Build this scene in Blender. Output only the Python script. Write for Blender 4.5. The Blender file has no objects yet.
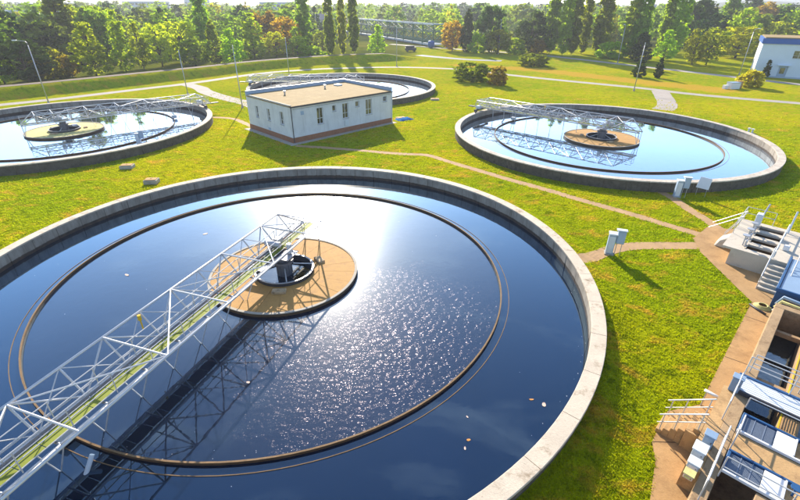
import bpy, bmesh, math, random
import numpy as np
from mathutils import Vector, Matrix
from mathutils.geometry import delaunay_2d_cdt
random.seed(7); RNG = np.random.default_rng(11)
SC = bpy.context.scene
COL = SC.collection
R = math.radians

# ------------------------------------------------------------------ camera, sky, sun, exposure
CAM_Z = 16.014
cd = bpy.data.cameras.new('camera'); cam = bpy.data.objects.new('camera', cd); COL.objects.link(cam)
cd.sensor_width = 36; cd.lens = 36 * 444.2 / 800; cd.clip_start = 0.1; cd.clip_end = 12000
PITCH, ROLL = R(28.748), R(0.202)
_r0 = Vector((1, 0, 0)); _u0 = Vector((0, math.sin(PITCH), math.cos(PITCH))); _f0 = Vector((0, math.cos(PITCH), -math.sin(PITCH)))
_rx = _r0 * math.cos(ROLL) + _u0 * math.sin(ROLL); _ux = -_r0 * math.sin(ROLL) + _u0 * math.cos(ROLL)
cam.matrix_world = Matrix(((_rx.x, _ux.x, -_f0.x, 0), (_rx.y, _ux.y, -_f0.y, 0), (_rx.z, _ux.z, -_f0.z, CAM_Z), (0, 0, 0, 1)))
SC.camera = cam

SUN_AZ, SUN_EL = R(-10.5), R(25.2)          # azimuth from +Y towards +X
W = bpy.data.worlds.new('World'); SC.world = W; W.use_nodes = True
wn = W.node_tree.nodes; wl = W.node_tree.links; wn.clear()
wo = wn.new('ShaderNodeOutputWorld'); wb = wn.new('ShaderNodeBackground'); ws = wn.new('ShaderNodeTexSky')
ws.sky_type = 'NISHITA'; ws.sun_disc = False; ws.sun_elevation = SUN_EL; ws.sun_rotation = SUN_AZ
ws.air_density = 1.0; ws.dust_density = 0.5; ws.ozone_density = 3.0; ws.altitude = 100
wb.inputs['Strength'].default_value = 0.13
# thin drifting cloud all over the sky: brightens and whitens it in soft streaks
_tc = wn.new('ShaderNodeTexCoord'); _mp = wn.new('ShaderNodeMapping'); _mp.inputs['Scale'].default_value = (1.0, 1.6, 5.0)
_nz = wn.new('ShaderNodeTexNoise'); _nz.inputs['Scale'].default_value = 2.4; _nz.inputs['Detail'].default_value = 7; _nz.inputs['Roughness'].default_value = 0.58; _nz.inputs['Distortion'].default_value = 0.5
_cr = wn.new('ShaderNodeValToRGB'); _cr.color_ramp.elements[0].position = 0.55; _cr.color_ramp.elements[1].position = 0.78
_cr.color_ramp.elements[0].color = (0, 0, 0, 1); _cr.color_ramp.elements[1].color = (0.35, 0.35, 0.35, 1)
_mx = wn.new('ShaderNodeMix'); _mx.data_type = 'RGBA'; _mx.inputs[7].default_value = (11.0, 11.2, 11.8, 1)
wl.new(_tc.outputs['Generated'], _mp.inputs[0]); wl.new(_mp.outputs[0], _nz.inputs['Vector']); wl.new(_nz.outputs['Fac'], _cr.inputs[0]); wl.new(_cr.outputs[0], _mx.inputs[0])
wl.new(ws.outputs[0], _mx.inputs[6]); wl.new(_mx.outputs[2], wb.inputs[0]); wl.new(wb.outputs[0], wo.inputs[0])
sd = bpy.data.lights.new('sun', 'SUN'); sun = bpy.data.objects.new('sun', sd); COL.objects.link(sun)
sd.energy = 5.0; sd.angle = R(0.53); sd.color = (1.0, 0.90, 0.74)
_s = Vector((math.sin(SUN_AZ) * math.cos(SUN_EL), math.cos(SUN_AZ) * math.cos(SUN_EL), math.sin(SUN_EL)))
sun.rotation_euler = _s.to_track_quat('Z', 'Y').to_euler(); sun.location = (0, 60, 80)
SC.view_settings.view_transform = 'Standard'; SC.view_settings.look = 'None'
SC.view_settings.gamma = 1.0; SC.view_settings.use_curve_mapping = False
SC.view_settings.exposure = 1.15
SC.render.engine = 'CYCLES'
SC.cycles.use_denoising = True
SC.cycles.max_bounces = 6; SC.cycles.transparent_max_bounces = 6; SC.cycles.volume_bounces = 0
SC.cycles.caustics_reflective = False; SC.cycles.caustics_refractive = False

# ------------------------------------------------------------------ materials
MATS = {}
def nodes(name):
    m = bpy.data.materials.new(name); m.use_nodes = True
    nt = m.node_tree; nt.nodes.clear()
    out = nt.nodes.new('ShaderNodeOutputMaterial')
    MATS[name] = m
    return m, nt, out
def wpos(nt, scale=(1, 1, 1)):
    g = nt.nodes.new('ShaderNodeNewGeometry')
    mp = nt.nodes.new('ShaderNodeMapping'); mp.inputs['Scale'].default_value = scale
    nt.links.new(g.outputs['Position'], mp.inputs['Vector'])
    return mp.outputs[0]
def noise(nt, vec, scale, detail=4, rough=0.6, dist=0.0):
    n = nt.nodes.new('ShaderNodeTexNoise'); n.inputs['Scale'].default_value = scale
    n.inputs['Detail'].default_value = detail; n.inputs['Roughness'].default_value = rough; n.inputs['Distortion'].default_value = dist
    nt.links.new(vec, n.inputs['Vector']); return n.outputs['Fac']
def ramp(nt, fac, stops):
    r = nt.nodes.new('ShaderNodeValToRGB'); e = r.color_ramp.elements
    while len(e) < len(stops): e.new(0.5)
    for q, (p, c) in zip(e, stops):
        q.position = p; q.color = (c[0], c[1], c[2], 1) if hasattr(c, '__len__') else (c, c, c, 1)
    nt.links.new(fac, r.inputs[0]); return r.outputs[0]
def mix(nt, fac, a, b, kind='MIX'):
    m = nt.nodes.new('ShaderNodeMix'); m.data_type = 'RGBA'; m.blend_type = kind
    for sock, v in ((m.inputs[0], fac), (m.inputs[6], a), (m.inputs[7], b)):
        if hasattr(v, 'is_linked') or hasattr(v, 'links'): nt.links.new(v, sock)
        elif hasattr(v, '__len__'): sock.default_value = (v[0], v[1], v[2], 1)
        else: sock.default_value = v
    return m.outputs[2]
def math_n(nt, op, a, b=None):
    m = nt.nodes.new('ShaderNodeMath'); m.operation = op
    for i, v in enumerate((a, b)):
        if v is None: continue
        if isinstance(v, (int, float)): m.inputs[i].default_value = v
        else: nt.links.new(v, m.inputs[i])
    return m.outputs[0]
def bump(nt, h, dist, strength=1.0):
    b = nt.nodes.new('ShaderNodeBump'); b.inputs['Distance'].default_value = dist; b.inputs['Strength'].default_value = strength
    nt.links.new(h, b.inputs['Height']); return b.outputs[0]
def bsdf(nt, out, color=None, rough=0.7, metal=0.0, normal=None, spec=0.4):
    b = nt.nodes.new('ShaderNodeBsdfPrincipled')
    if color is not None:
        if hasattr(color, 'links'): nt.links.new(color, b.inputs['Base Color'])
        else: b.inputs['Base Color'].default_value = (*color, 1)
    if hasattr(rough, 'links'): nt.links.new(rough, b.inputs['Roughness'])
    else: b.inputs['Roughness'].default_value = rough
    b.inputs['Metallic'].default_value = metal; b.inputs['Specular IOR Level'].default_value = spec
    if normal is not None: nt.links.new(normal, b.inputs['Normal'])
    nt.links.new(b.outputs[0], out.inputs[0]); return b
def surf(name, c, var=0.25, scale=1.5, rough=0.75, metal=0.0, bmp=0.01, fine=14.0, dirt=None, dirt_at=(0.55, 0.75), spec=0.35):
    """a worn surface: base colour with soft and fine variation, optional dirt colour in patches"""
    m, nt, out = nodes(name); v = wpos(nt)
    lo = tuple(x * (1 - var) for x in c); hi = tuple(min(1, x * (1 + var)) for x in c)
    col = ramp(nt, noise(nt, v, scale, 6, 0.65), [(0.3, lo), (0.7, hi)])
    fn = noise(nt, v, fine, 4, 0.7)
    col = mix(nt, 0.35, col, ramp(nt, fn, [(0.35, lo), (0.65, hi)]))
    if dirt: col = mix(nt, ramp(nt, noise(nt, v, scale * 1.9, 7, 0.75), [(dirt_at[0], 0.0), (dirt_at[1], 1.0)]), col, dirt)
    bsdf(nt, out, col, rough, metal, bump(nt, fn, bmp) if bmp else None, spec)
    return m

surf('concrete', (0.40, 0.36, 0.30), 0.2, 0.9, 0.85, dirt=(0.16, 0.13, 0.10), dirt_at=(0.56, 0.78))
surf('coping', (0.56, 0.47, 0.365), 0.18, 0.8, 0.85, bmp=0.015, dirt=(0.26, 0.19, 0.12), dirt_at=(0.53, 0.70))
surf('coping_far', (0.52, 0.45, 0.37), 0.25, 1.2, 0.85, bmp=0.015, dirt=(0.22, 0.16, 0.11), dirt_at=(0.52, 0.72))
surf('path', (0.42, 0.26, 0.125), 0.2, 0.7, 0.9, dirt=(0.26, 0.15, 0.08), dirt_at=(0.5, 0.8))
surf('asphalt', (0.36, 0.31, 0.27), 0.15, 0.3, 0.9, dirt=(0.25, 0.21, 0.17), dirt_at=(0.5, 0.8))
surf('canal_grey', (0.17, 0.18, 0.21), 0.2, 0.5, 0.8)
surf('tank_outer', (0.115, 0.095, 0.075), 0.35, 1.2, 0.9, dirt=(0.05, 0.04, 0.032), dirt_at=(0.45, 0.7))  # grime on the outer faces, with their deep shade mixed into the colour
surf('dike_track', (0.16, 0.115, 0.09), 0.25, 0.3, 0.95)
surf('plaza', (0.41, 0.245, 0.105), 0.22, 0.45, 0.9, dirt=(0.23, 0.125, 0.05), dirt_at=(0.48, 0.78))
surf('steel_white', (0.58, 0.57, 0.57), 0.1, 2.0, 0.38, 0.25, 0, spec=0.5)
surf('galvanised', (0.45, 0.46, 0.49), 0.18, 3.0, 0.45, 0.5, 0)
surf('column_grey', (0.16, 0.16, 0.18), 0.25, 2.0, 0.5, 0.3, 0)
surf('steel_dark', (0.055, 0.055, 0.065), 0.3, 2.0, 0.5, 0.3, 0.003)
surf('deck_green', (0.22, 0.25, 0.025), 0.22, 0.9, 0.7, bmp=0.004, fine=30, dirt=(0.10, 0.12, 0.02), dirt_at=(0.58, 0.75))
surf('board_tan', (0.45, 0.245, 0.070), 0.10, 1.2, 0.8, bmp=0.006, fine=9, dirt=(0.34, 0.18, 0.07), dirt_at=(0.5, 0.75))
surf('board_cream', (0.58, 0.52, 0.20), 0.14, 1.2, 0.8, bmp=0.006, fine=9, dirt=(0.4, 0.3, 0.14), dirt_at=(0.5, 0.75))
surf('trough', (0.46, 0.33, 0.19), 0.3, 1.6, 0.8, dirt=(0.12, 0.07, 0.03), dirt_at=(0.5, 0.7))
surf('baffle_top', (0.20, 0.12, 0.055), 0.4, 1.2, 0.8)
surf('baffle', (0.10, 0.055, 0.025), 0.35, 1.5, 0.7)
surf('wall_white', (0.70, 0.70, 0.71), 0.05, 0.6, 0.85, bmp=0.004, dirt=(0.62, 0.60, 0.57), dirt_at=(0.6, 0.85))
surf('roof_tan', (0.28, 0.185, 0.065), 0.12, 0.5, 0.9, fine=3, dirt=(0.38, 0.27, 0.12), dirt_at=(0.5, 0.75))
surf('brick', (0.30, 0.13, 0.07), 0.25, 2.5, 0.9)
surf('window_frame', (0.70, 0.70, 0.70), 0.05, 2, 0.5, bmp=0)
surf('blue_paint', (0.022, 0.085, 0.21), 0.15, 1.5, 0.45, bmp=0)
surf('tarp_blue', (0.05, 0.17, 0.38), 0.15, 1.5, 0.95, bmp=0, spec=0.0)
surf('blue_roof', (0.02, 0.10, 0.38), 0.1, 0.5, 0.5, bmp=0)
surf('hall_wall_shade', (0.62, 0.70, 0.80), 0.05, 0.5, 0.7, bmp=0)  # pale blue puts the shade of the hall front into the colour
surf('pale_blue', (0.22, 0.31, 0.43), 0.08, 0.8, 0.35, bmp=0)
surf('cabinet', (0.34, 0.43, 0.55), 0.1, 1.5, 0.45, bmp=0)
surf('cabinet_light', (0.60, 0.64, 0.68), 0.08, 1.5, 0.45, bmp=0)
surf('green_steel', (0.035, 0.13, 0.075), 0.2, 0.5, 0.6, bmp=0)
surf('bark', (0.09, 0.065, 0.045), 0.3, 2.0, 0.95)
surf('basin_deck', (0.47, 0.29, 0.13), 0.22, 0.8, 0.9, dirt=(0.23, 0.13, 0.06), dirt_at=(0.5, 0.75))
surf('basin_wall', (0.36, 0.24, 0.13), 0.25, 1.1, 0.9, dirt=(0.14, 0.08, 0.04), dirt_at=(0.5, 0.75))
surf('yellow_paint', (0.62, 0.40, 0.02), 0.15, 2.0, 0.6, bmp=0)
surf('grating', (0.20, 0.24, 0.31), 0.15, 2.0, 0.5, 0.4, 0)
surf('box_concrete', (0.52, 0.46, 0.38), 0.12, 0.9, 0.85, dirt=(0.33, 0.27, 0.20), dirt_at=(0.55, 0.8))
surf('far_wall', (0.60, 0.62, 0.66), 0.06, 0.1, 0.8, bmp=0)
surf('far_wall_warm', (0.55, 0.48, 0.40), 0.06, 0.1, 0.8, bmp=0)
surf('far_roof', (0.40, 0.30, 0.27), 0.1, 0.1, 0.8, bmp=0)
surf('leaf_dead', (0.55, 0.24, 0.05), 0.3, 20, 0.7, bmp=0)
surf('leaf_pale', (0.62, 0.45, 0.36), 0.3, 20, 0.7, bmp=0)
surf('lens', (0.75, 0.75, 0.72), 0.03, 2, 0.3, bmp=0)

def plaster_mat():
    # white render with grey runs below the eaves and splash dirt above the plinth
    m, nt, out = nodes('plaster'); v = wpos(nt)
    c = ramp(nt, noise(nt, v, 0.7, 6, 0.6), [(0.3, (0.60, 0.60, 0.61)), (0.7, (0.72, 0.72, 0.73))])
    c = mix(nt, ramp(nt, noise(nt, wpos(nt, (2.2, 2.2, 0.22)), 1.0, 6, 0.7), [(0.54, 0.0), (0.80, 0.75)]), c, (0.42, 0.40, 0.38))
    c = mix(nt, ramp(nt, noise(nt, v, 1.6, 7, 0.75), [(0.62, 0.0), (0.74, 0.6)]), c, (0.50, 0.46, 0.40))
    bsdf(nt, out, c, 0.85, 0, bump(nt, noise(nt, v, 14, 4, 0.7), 0.006), 0.3)
plaster_mat()
def glass_mat():
    m, nt, out = nodes('glass'); v = wpos(nt)
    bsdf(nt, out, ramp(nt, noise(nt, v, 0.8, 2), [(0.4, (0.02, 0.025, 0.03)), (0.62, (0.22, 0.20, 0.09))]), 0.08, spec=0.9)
glass_mat()

def tank_wall_mat():
    # concrete with a wet, algae-dark band below the old water line and vertical run marks
    m, nt, out = nodes('tank_wall'); v = wpos(nt)
    g = nt.nodes.new('ShaderNodeNewGeometry'); sx = nt.nodes.new('ShaderNodeSeparateXYZ'); nt.links.new(g.outputs['Position'], sx.inputs[0])
    dry = ramp(nt, noise(nt, wpos(nt, (1, 1, 0.35)), 1.3, 6, 0.7), [(0.3, (0.20, 0.17, 0.14)), (0.7, (0.42, 0.37, 0.31))])
    dry = mix(nt, ramp(nt, noise(nt, wpos(nt, (3.5, 3.5, 0.25)), 1.0, 5, 0.7), [(0.55, 0.0), (0.75, 0.7)]), dry, (0.10, 0.07, 0.055))
    h = math_n(nt, 'ADD', sx.outputs[2], math_n(nt, 'MULTIPLY', noise(nt, v, 2.0, 4), 0.18))
    wet = ramp(nt, h, [(0.40, 1.0), (0.46, 0.0)])
    col = mix(nt, wet, dry, ramp(nt, noise(nt, v, 3, 4), [(0.3, (0.030, 0.024, 0.022)), (0.7, (0.085, 0.055, 0.040))]))
    fn = noise(nt, v, 12, 4, 0.7)
    bsdf(nt, out, col, 0.8, 0, bump(nt, fn, 0.012), 0.35)
tank_wall_mat()

def water_mat(name, ripple, rscale, glow, base, ior=1.5, patch=None, gain=5.0, tint=(0.55, 0.80, 1.0), spark=0.085):
    """dark water: fresnel mirror of the sky; ripple = height of the wavelets, glow = share of wide soft glints off the finest wavelets"""
    m, nt, out = nodes(name)
    v = wpos(nt)
    n1 = noise(nt, v, rscale, 3, 0.55, 0.3)
    hgt = n1
    if patch:
        cx, cy, rx, ry = patch
        g = nt.nodes.new('ShaderNodeNewGeometry')
        mp = nt.nodes.new('ShaderNodeMapping'); mp.vector_type = 'POINT'
        mp.inputs['Location'].default_value = (-cx / rx, -cy / ry, 0); mp.inputs['Scale'].default_value = (1 / rx, 1 / ry, 0)
        nt.links.new(g.outputs['Position'], mp.inputs[0])
        ln = nt.nodes.new('ShaderNodeVectorMath'); ln.operation = 'LENGTH'; nt.links.new(mp.outputs[0], ln.inputs[0])
        d = math_n(nt, 'ADD', ln.outputs['Value'], math_n(nt, 'MULTIPLY', math_n(nt, 'SUBTRACT', noise(nt, v, 0.45, 4), 0.5), 0.9))
        k = ramp(nt, d, [(0.25, 1.0), (1.15, 0.0)])
    bn = bump(nt, hgt, ripple)
    gl = nt.nodes.new('ShaderNodeBsdfGlossy'); gl.inputs['Roughness'].default_value = 0.010; gl.inputs['Color'].default_value = (*tint, 1); nt.links.new(bn, gl.inputs['Normal'])
    g2 = nt.nodes.new('ShaderNodeBsdfGlossy'); g2.inputs['Roughness'].default_value = 0.23
    mg = nt.nodes.new('ShaderNodeMixShader'); mg.inputs[0].default_value = glow
    nt.links.new(gl.outputs[0], mg.inputs[1]); nt.links.new(g2.outputs[0], mg.inputs[2])
    if patch:      # steep little wavelets that flash where they mirror the sun
        g3 = nt.nodes.new('ShaderNodeBsdfGlossy'); g3.inputs['Roughness'].default_value = 0.17; g3.inputs['Color'].default_value = (1.0, 0.86, 0.95, 1)
        n3 = noise(nt, wpos(nt, (1, 1.25, 1)), 2.9, 2, 0.5, 0.2); nt.links.new(bump(nt, n3, 0.17), g3.inputs['Normal'])
        m3 = nt.nodes.new('ShaderNodeMixShader'); nt.links.new(math_n(nt, 'MULTIPLY', k, spark), m3.inputs[0])
        nt.links.new(mg.outputs[0], m3.inputs[1]); nt.links.new(g3.outputs[0], m3.inputs[2]); mg = m3
    df = nt.nodes.new('ShaderNodeBsdfDiffuse')
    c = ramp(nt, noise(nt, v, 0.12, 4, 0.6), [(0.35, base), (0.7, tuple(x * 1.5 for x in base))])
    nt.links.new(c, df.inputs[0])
    fr = nt.nodes.new('ShaderNodeFresnel'); fr.inputs[0].default_value = ior
    nt.links.new(bn, fr.inputs['Normal'])
    ms = nt.nodes.new('ShaderNodeMixShader')
    fac = math_n(nt, 'MINIMUM', math_n(nt, 'MULTIPLY', math_n(nt, 'POWER', fr.outputs[0], 1.25), gain), 0.96)
    nt.links.new(fac, ms.inputs[0]); nt.links.new(df.outputs[0], ms.inputs[1]); nt.links.new(mg.outputs[0], ms.inputs[2])
    nt.links.new(ms.outputs[0], out.inputs[0])
water_mat('water_inner', 0.004, 1.6, 0.23, (0.0015, 0.006, 0.022), patch=(-1.0, 18.6, 8.0, 8.5))
water_mat('water_outer', 0.002, 1.2, 0.03, (0.0015, 0.006, 0.022))
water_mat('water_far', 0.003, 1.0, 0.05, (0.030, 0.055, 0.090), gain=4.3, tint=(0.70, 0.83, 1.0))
water_mat('water_channel', 0.006, 2.0, 0.04, (0.002, 0.005, 0.014), gain=4.0, tint=(0.6, 0.8, 1.0))

def leaf_mat(name, c, trans=0.45):
    m, nt, out = nodes(name)
    oi = nt.nodes.new('ShaderNodeObjectInfo'); v = wpos(nt)
    lo = tuple(x * 0.62 for x in c); hi = tuple(min(1, x * 1.35) for x in c)
    col = ramp(nt, noise(nt, v, 0.9, 3, 0.7), [(0.3, lo), (0.7, hi)])
    hs = nt.nodes.new('ShaderNodeHueSaturation'); nt.links.new(col, hs.inputs['Color'])
    nt.links.new(math_n(nt, 'ADD', math_n(nt, 'MULTIPLY', oi.outputs['Random'], 0.05), 0.475), hs.inputs['Hue'])
    nt.links.new(math_n(nt, 'ADD', math_n(nt, 'MULTIPLY', oi.outputs['Random'], 0.4), 0.8), hs.inputs['Value'])
    d = nt.nodes.new('ShaderNodeBsdfDiffuse'); t = nt.nodes.new('ShaderNodeBsdfTranslucent')
    nt.links.new(hs.outputs[0], d.inputs[0])
    tc = mix(nt, 1.0, hs.outputs[0], (1.35, 1.45, 0.5), 'MULTIPLY'); nt.links.new(tc, t.inputs[0])
    ms = nt.nodes.new('ShaderNodeMixShader'); ms.inputs[0].default_value = trans
    nt.links.new(d.outputs[0], ms.inputs[1]); nt.links.new(t.outputs[0], ms.inputs[2]); nt.links.new(ms.outputs[0], out.inputs[0])
leaf_mat('leaf_lime', (0.34, 0.40, 0.016), 0.72)
leaf_mat('leaf_lime2', (0.403, 0.388, 0.016), 0.72)
leaf_mat('leaf_green', (0.26, 0.31, 0.018), 0.72)
leaf_mat('leaf_olive', (0.24, 0.26, 0.02), 0.72)
leaf_mat('leaf_dark', (0.060, 0.095, 0.022), 0.4)
leaf_mat('leaf_poplar', (0.25, 0.32, 0.02), 0.72)
leaf_mat('leaf_gold', (0.403, 0.295, 0.019), 0.72)
leaf_mat('leaf_orange', (0.465, 0.295, 0.019), 0.72)
leaf_mat('leaf_rust', (0.30, 0.20, 0.03), 0.6)
leaf_mat('leaf_hedge', (0.22, 0.26, 0.018), 0.6)

leaf_mat('wood_green', (0.167, 0.217, 0.020), 0.62)
leaf_mat('wood_lime', (0.290, 0.326, 0.023), 0.62)
leaf_mat('wood_dark', (0.040, 0.066, 0.020), 0.35)
leaf_mat('wood_olive', (0.174, 0.181, 0.029), 0.62)
leaf_mat('wood_gold', (0.377, 0.290, 0.029), 0.62)
leaf_mat('wood_rust', (0.20, 0.13, 0.025), 0.45)
def turf_colour(nt, lift=1.0):
    """patchy lawn: fresh green, yellowish and dry straw areas with fine mottling"""
    v = wpos(nt)
    at = nt.nodes.new('ShaderNodeAttribute'); at.attribute_name = 'dry'
    big = noise(nt, v, 0.055, 5, 0.6)
    mid = noise(nt, wpos(nt, (1, 1.6, 1)), 0.36, 7, 0.72, 0.5)
    fin = noise(nt, wpos(nt, (1, 2.2, 1)), 5.0, 5, 0.75)
    L = lambda c: tuple(x * lift for x in c)
    green = ramp(nt, fin, [(0.28, L((0.115, 0.165, 0.002))), (0.5, L((0.235, 0.29, 0.003))), (0.75, L((0.34, 0.365, 0.004)))])
    yellow = ramp(nt, fin, [(0.28, L((0.28, 0.275, 0.002))), (0.7, L((0.43, 0.40, 0.004)))])
    dry = ramp(nt, fin, [(0.28, L((0.36, 0.20, 0.012))), (0.7, L((0.56, 0.345, 0.05)))])
    col = mix(nt, ramp(nt, big, [(0.42, 0.0), (0.62, 1.0)]), green, yellow)
    tuft = noise(nt, wpos(nt, (1, 1.3, 1)), 1.1, 5, 0.7, 0.3)
    col = mix(nt, ramp(nt, tuft, [(0.34, 0.75), (0.50, 0.0)]), col, L((0.085, 0.125, 0.001)))
    k = math_n(nt, 'ADD', mid, math_n(nt, 'MULTIPLY', at.outputs['Fac'], 0.5))
    return mix(nt, ramp(nt, k, [(0.52, 0.0), (0.66, 0.85)]), col, dry), fin, mid
def grass_mat():
    m, nt, out = nodes('grass'); v = wpos(nt)
    col, fin, mid = turf_colour(nt)
    far = nt.nodes.new('ShaderNodeAttribute'); far.attribute_name = 'wood'
    col = mix(nt, far.outputs['Fac'], col, ramp(nt, noise(nt, v, 0.03, 6, 0.7), [(0.35, (0.025, 0.045, 0.012)), (0.55, (0.085, 0.10, 0.015)), (0.7, (0.15, 0.12, 0.03))]))
    hb = math_n(nt, 'ADD', math_n(nt, 'MULTIPLY', fin, 0.7), mid)
    bsdf(nt, out, col, 0.95, 0, bump(nt, hb, 0.10), 0.0)
grass_mat()
def blade_mat():
    m, nt, out = nodes('blade'); col, *_ = turf_colour(nt, 1.5)
    d = nt.nodes.new('ShaderNodeBsdfDiffuse'); t = nt.nodes.new('ShaderNodeBsdfTranslucent'); ms = nt.nodes.new('ShaderNodeMixShader'); ms.inputs[0].default_value = 0.6
    nt.links.new(col, d.inputs[0]); nt.links.new(col, t.inputs[0]); nt.links.new(d.outputs[0], ms.inputs[1]); nt.links.new(t.outputs[0], ms.inputs[2]); nt.links.new(ms.outputs[0], out.inputs[0])
blade_mat()

# ------------------------------------------------------------------ mesh helpers
def tag(o, label=None, cat=None, group=None, kind=None):
    if label: o['label'] = label
    if cat: o['category'] = cat
    if group: o['group'] = group
    if kind: o['kind'] = kind
    return o
def empty(name, loc=(0, 0, 0), rz=0.0):
    o = bpy.data.objects.new(name, None); COL.objects.link(o); o.location = loc; o.rotation_euler = (0, 0, rz)
    o.empty_display_size = 0.3
    return o
def link(name, me, parent=None):
    o = bpy.data.objects.new(name, me); COL.objects.link(o)
    if parent is not None: o.parent = parent
    return o
class MB:
    def __init__(s): s.v = []; s.f = []; s.mi = []
    def poly(s, pts, mi=0):
        b = len(s.v); s.v += [tuple(p) for p in pts]; s.f.append(tuple(range(b, b + len(pts)))); s.mi.append(mi)
    def hexa(s, p, mi=0):
        b = len(s.v); s.v += [tuple(q) for q in p]
        for q in ((0, 3, 2, 1), (4, 5, 6, 7), (0, 1, 5, 4), (1, 2, 6, 5), (2, 3, 7, 6), (3, 0, 4, 7)):
            s.f.append(tuple(b + i for i in q)); s.mi.append(mi)
    def box(s, x0, x1, y0, y1, z0, z1, mi=0):
        s.hexa([(x0, y0, z0), (x1, y0, z0), (x1, y1, z0), (x0, y1, z0), (x0, y0, z1), (x1, y0, z1), (x1, y1, z1), (x0, y1, z1)], mi)
        return s
    def tube(s, pts, rad, n=8, mi=0, cap=True):
        pts = [Vector(p) for p in pts]; rs = rad if hasattr(rad, '__len__') else [rad] * len(pts)
        b = len(s.v)
        for i, p in enumerate(pts):
            t = (pts[min(i + 1, len(pts) - 1)] - pts[max(i - 1, 0)]).normalized()
            a = t.orthogonal().normalized() if abs(t.z) > 0.95 else t.cross(Vector((0, 0, 1))).normalized()
            c = t.cross(a)
            for k in range(n):
                q = 2 * math.pi * k / n; s.v.append(tuple(p + (a * math.cos(q) + c * math.sin(q)) * rs[i]))
        for i in range(len(pts) - 1):
            for k in range(n):
                s.f.append((b + i * n + k, b + i * n + (k + 1) % n, b + (i + 1) * n + (k + 1) % n, b + (i + 1) * n + k)); s.mi.append(mi)
        if cap:
            s.f.append(tuple(b + k for k in range(n))[::-1]); s.mi.append(mi)
            s.f.append(tuple(b + (len(pts) - 1) * n + k for k in range(n))); s.mi.append(mi)
        return s
    def lathe(s, prof, n=64, a0=0.0, a1=2 * math.pi, mi=0, closed=True, center=(0, 0)):
        """prof: list of (r,z); closed loop of the profile when closed"""
        b = len(s.v); full = abs(a1 - a0 - 2 * math.pi) < 1e-6; m = n if full else n + 1
        for k in range(m):
            q = a0 + (a1 - a0) * k / n
            for r, z in prof: s.v.append((center[0] + r * math.cos(q), center[1] + r * math.sin(q), z))
        L = len(prof); rng = L if closed else L - 1
        for k in range(n):
            k2 = (k + 1) % m
            for j in range(rng):
                j2 = (j + 1) % L
                s.f.append((b + k * L + j, b + k2 * L + j, b + k2 * L + j2, b + k * L + j2)); s.mi.append(mi)
        if not full and closed:
            s.f.append(tuple(b + j for j in range(L))); s.mi.append(mi)
            s.f.append(tuple(b + n * L + j for j in range(L))[::-1]); s.mi.append(mi)
        return s
    def mesh(s, name, mats, smooth=False, bev=0.0):
        me = bpy.data.meshes.new(name); me.from_pydata(s.v, [], s.f)
        for m in (mats if isinstance(mats, (list, tuple)) else [mats]): me.materials.append(MATS[m])
        if isinstance(mats, (list, tuple)) and len(mats) > 1: me.polygons.foreach_set('material_index', s.mi)
        bm = bmesh.new(); bm.from_mesh(me); bmesh.ops.recalc_face_normals(bm, faces=bm.faces[:])
        if bev: bmesh.ops.bevel(bm, geom=bm.edges[:], offset=bev, segments=1, affect='EDGES', clamp_overlap=True)
        bm.to_mesh(me); bm.free()
        if smooth: me.polygons.foreach_set('use_smooth', [True] * len(me.polygons))
        me.update(); return me
    def build(s, name, mats, parent=None, smooth=False, bev=0.0):
        return link(name, s.mesh(name, mats, smooth, bev), parent)
def bx(name, x0, x1, y0, y1, z0, z1, mat, parent=None, bev=0.0):
    return MB().box(x0, x1, y0, y1, z0, z1).build(name, mat, parent, bev=bev)
_cyl = {}
def unit_cyl(mat, n=8):
    if (mat, n) not in _cyl: _cyl[(mat, n)] = MB().tube([(0, 0, 0), (0, 0, 1)], 1.0, n).mesh('rod', mat)
    return _cyl[(mat, n)]
def rod(name, p, q, r, mat, parent=None, n=8):
    """a round bar between two points, sharing one mesh with all bars of its material"""
    p = Vector(p); q = Vector(q); d = q - p
    o = link(name, unit_cyl(mat, n), parent)
    o.location = p; o.rotation_mode = 'QUATERNION'; o.rotation_quaternion = d.to_track_quat('Z', 'Y'); o.scale = (r, r, d.length)
    return o
def copy_tree(o, parent=None):
    c = o.copy(); COL.objects.link(c); c.parent = parent
    for ch in o.children: copy_tree(ch, c)
    return c

# ------------------------------------------------------------------ ground, dike, roads, paths
TANKS = [(-7.79, 25.67), (27.60, 61.07), (-48.30, 64.34), (-12.50, 101.40)]
TR = 20.0
DIKE = [(-100, 62), (-89.9, 79.9), (-85.3, 86.2), (-78.5, 91.6), (-72.9, 97.6), (-67.0, 105.2), (-60.2, 114.0), (-52.2, 124.2), (-43.2, 137.7), (-31.2, 149.5), (-19.8, 158.0), (-0.2, 165.8), (8.0, 168.0)]
BROWN = [(20, 149), (27.0, 144.5), (40.3, 137.7), (52.0, 123.5), (60.1, 113.3), (70, 104)]
def seg_dist(P, line):
    """distance to a polyline and signed side (positive = left) for an (n,2) array"""
    best = np.full(len(P), 1e9); side = np.zeros(len(P)); tt = np.zeros(len(P)); acc = 0.0
    for (a, b) in zip(line[:-1], line[1:]):
        a = np.array(a, float); b = np.array(b, float); d = b - a; L = np.hypot(*d); d = d / L
        t = np.clip((P - a) @ d, 0, L); q = a + t[:, None] * d; e = P - q; dist = np.hypot(e[:, 0], e[:, 1])
        m = dist < best; best[m] = dist[m]; side[m] = (d[0] * e[:, 1] - d[1] * e[:, 0])[m]; tt[m] = (acc + t)[m]; acc += L
    return best, side, tt, acc
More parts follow.
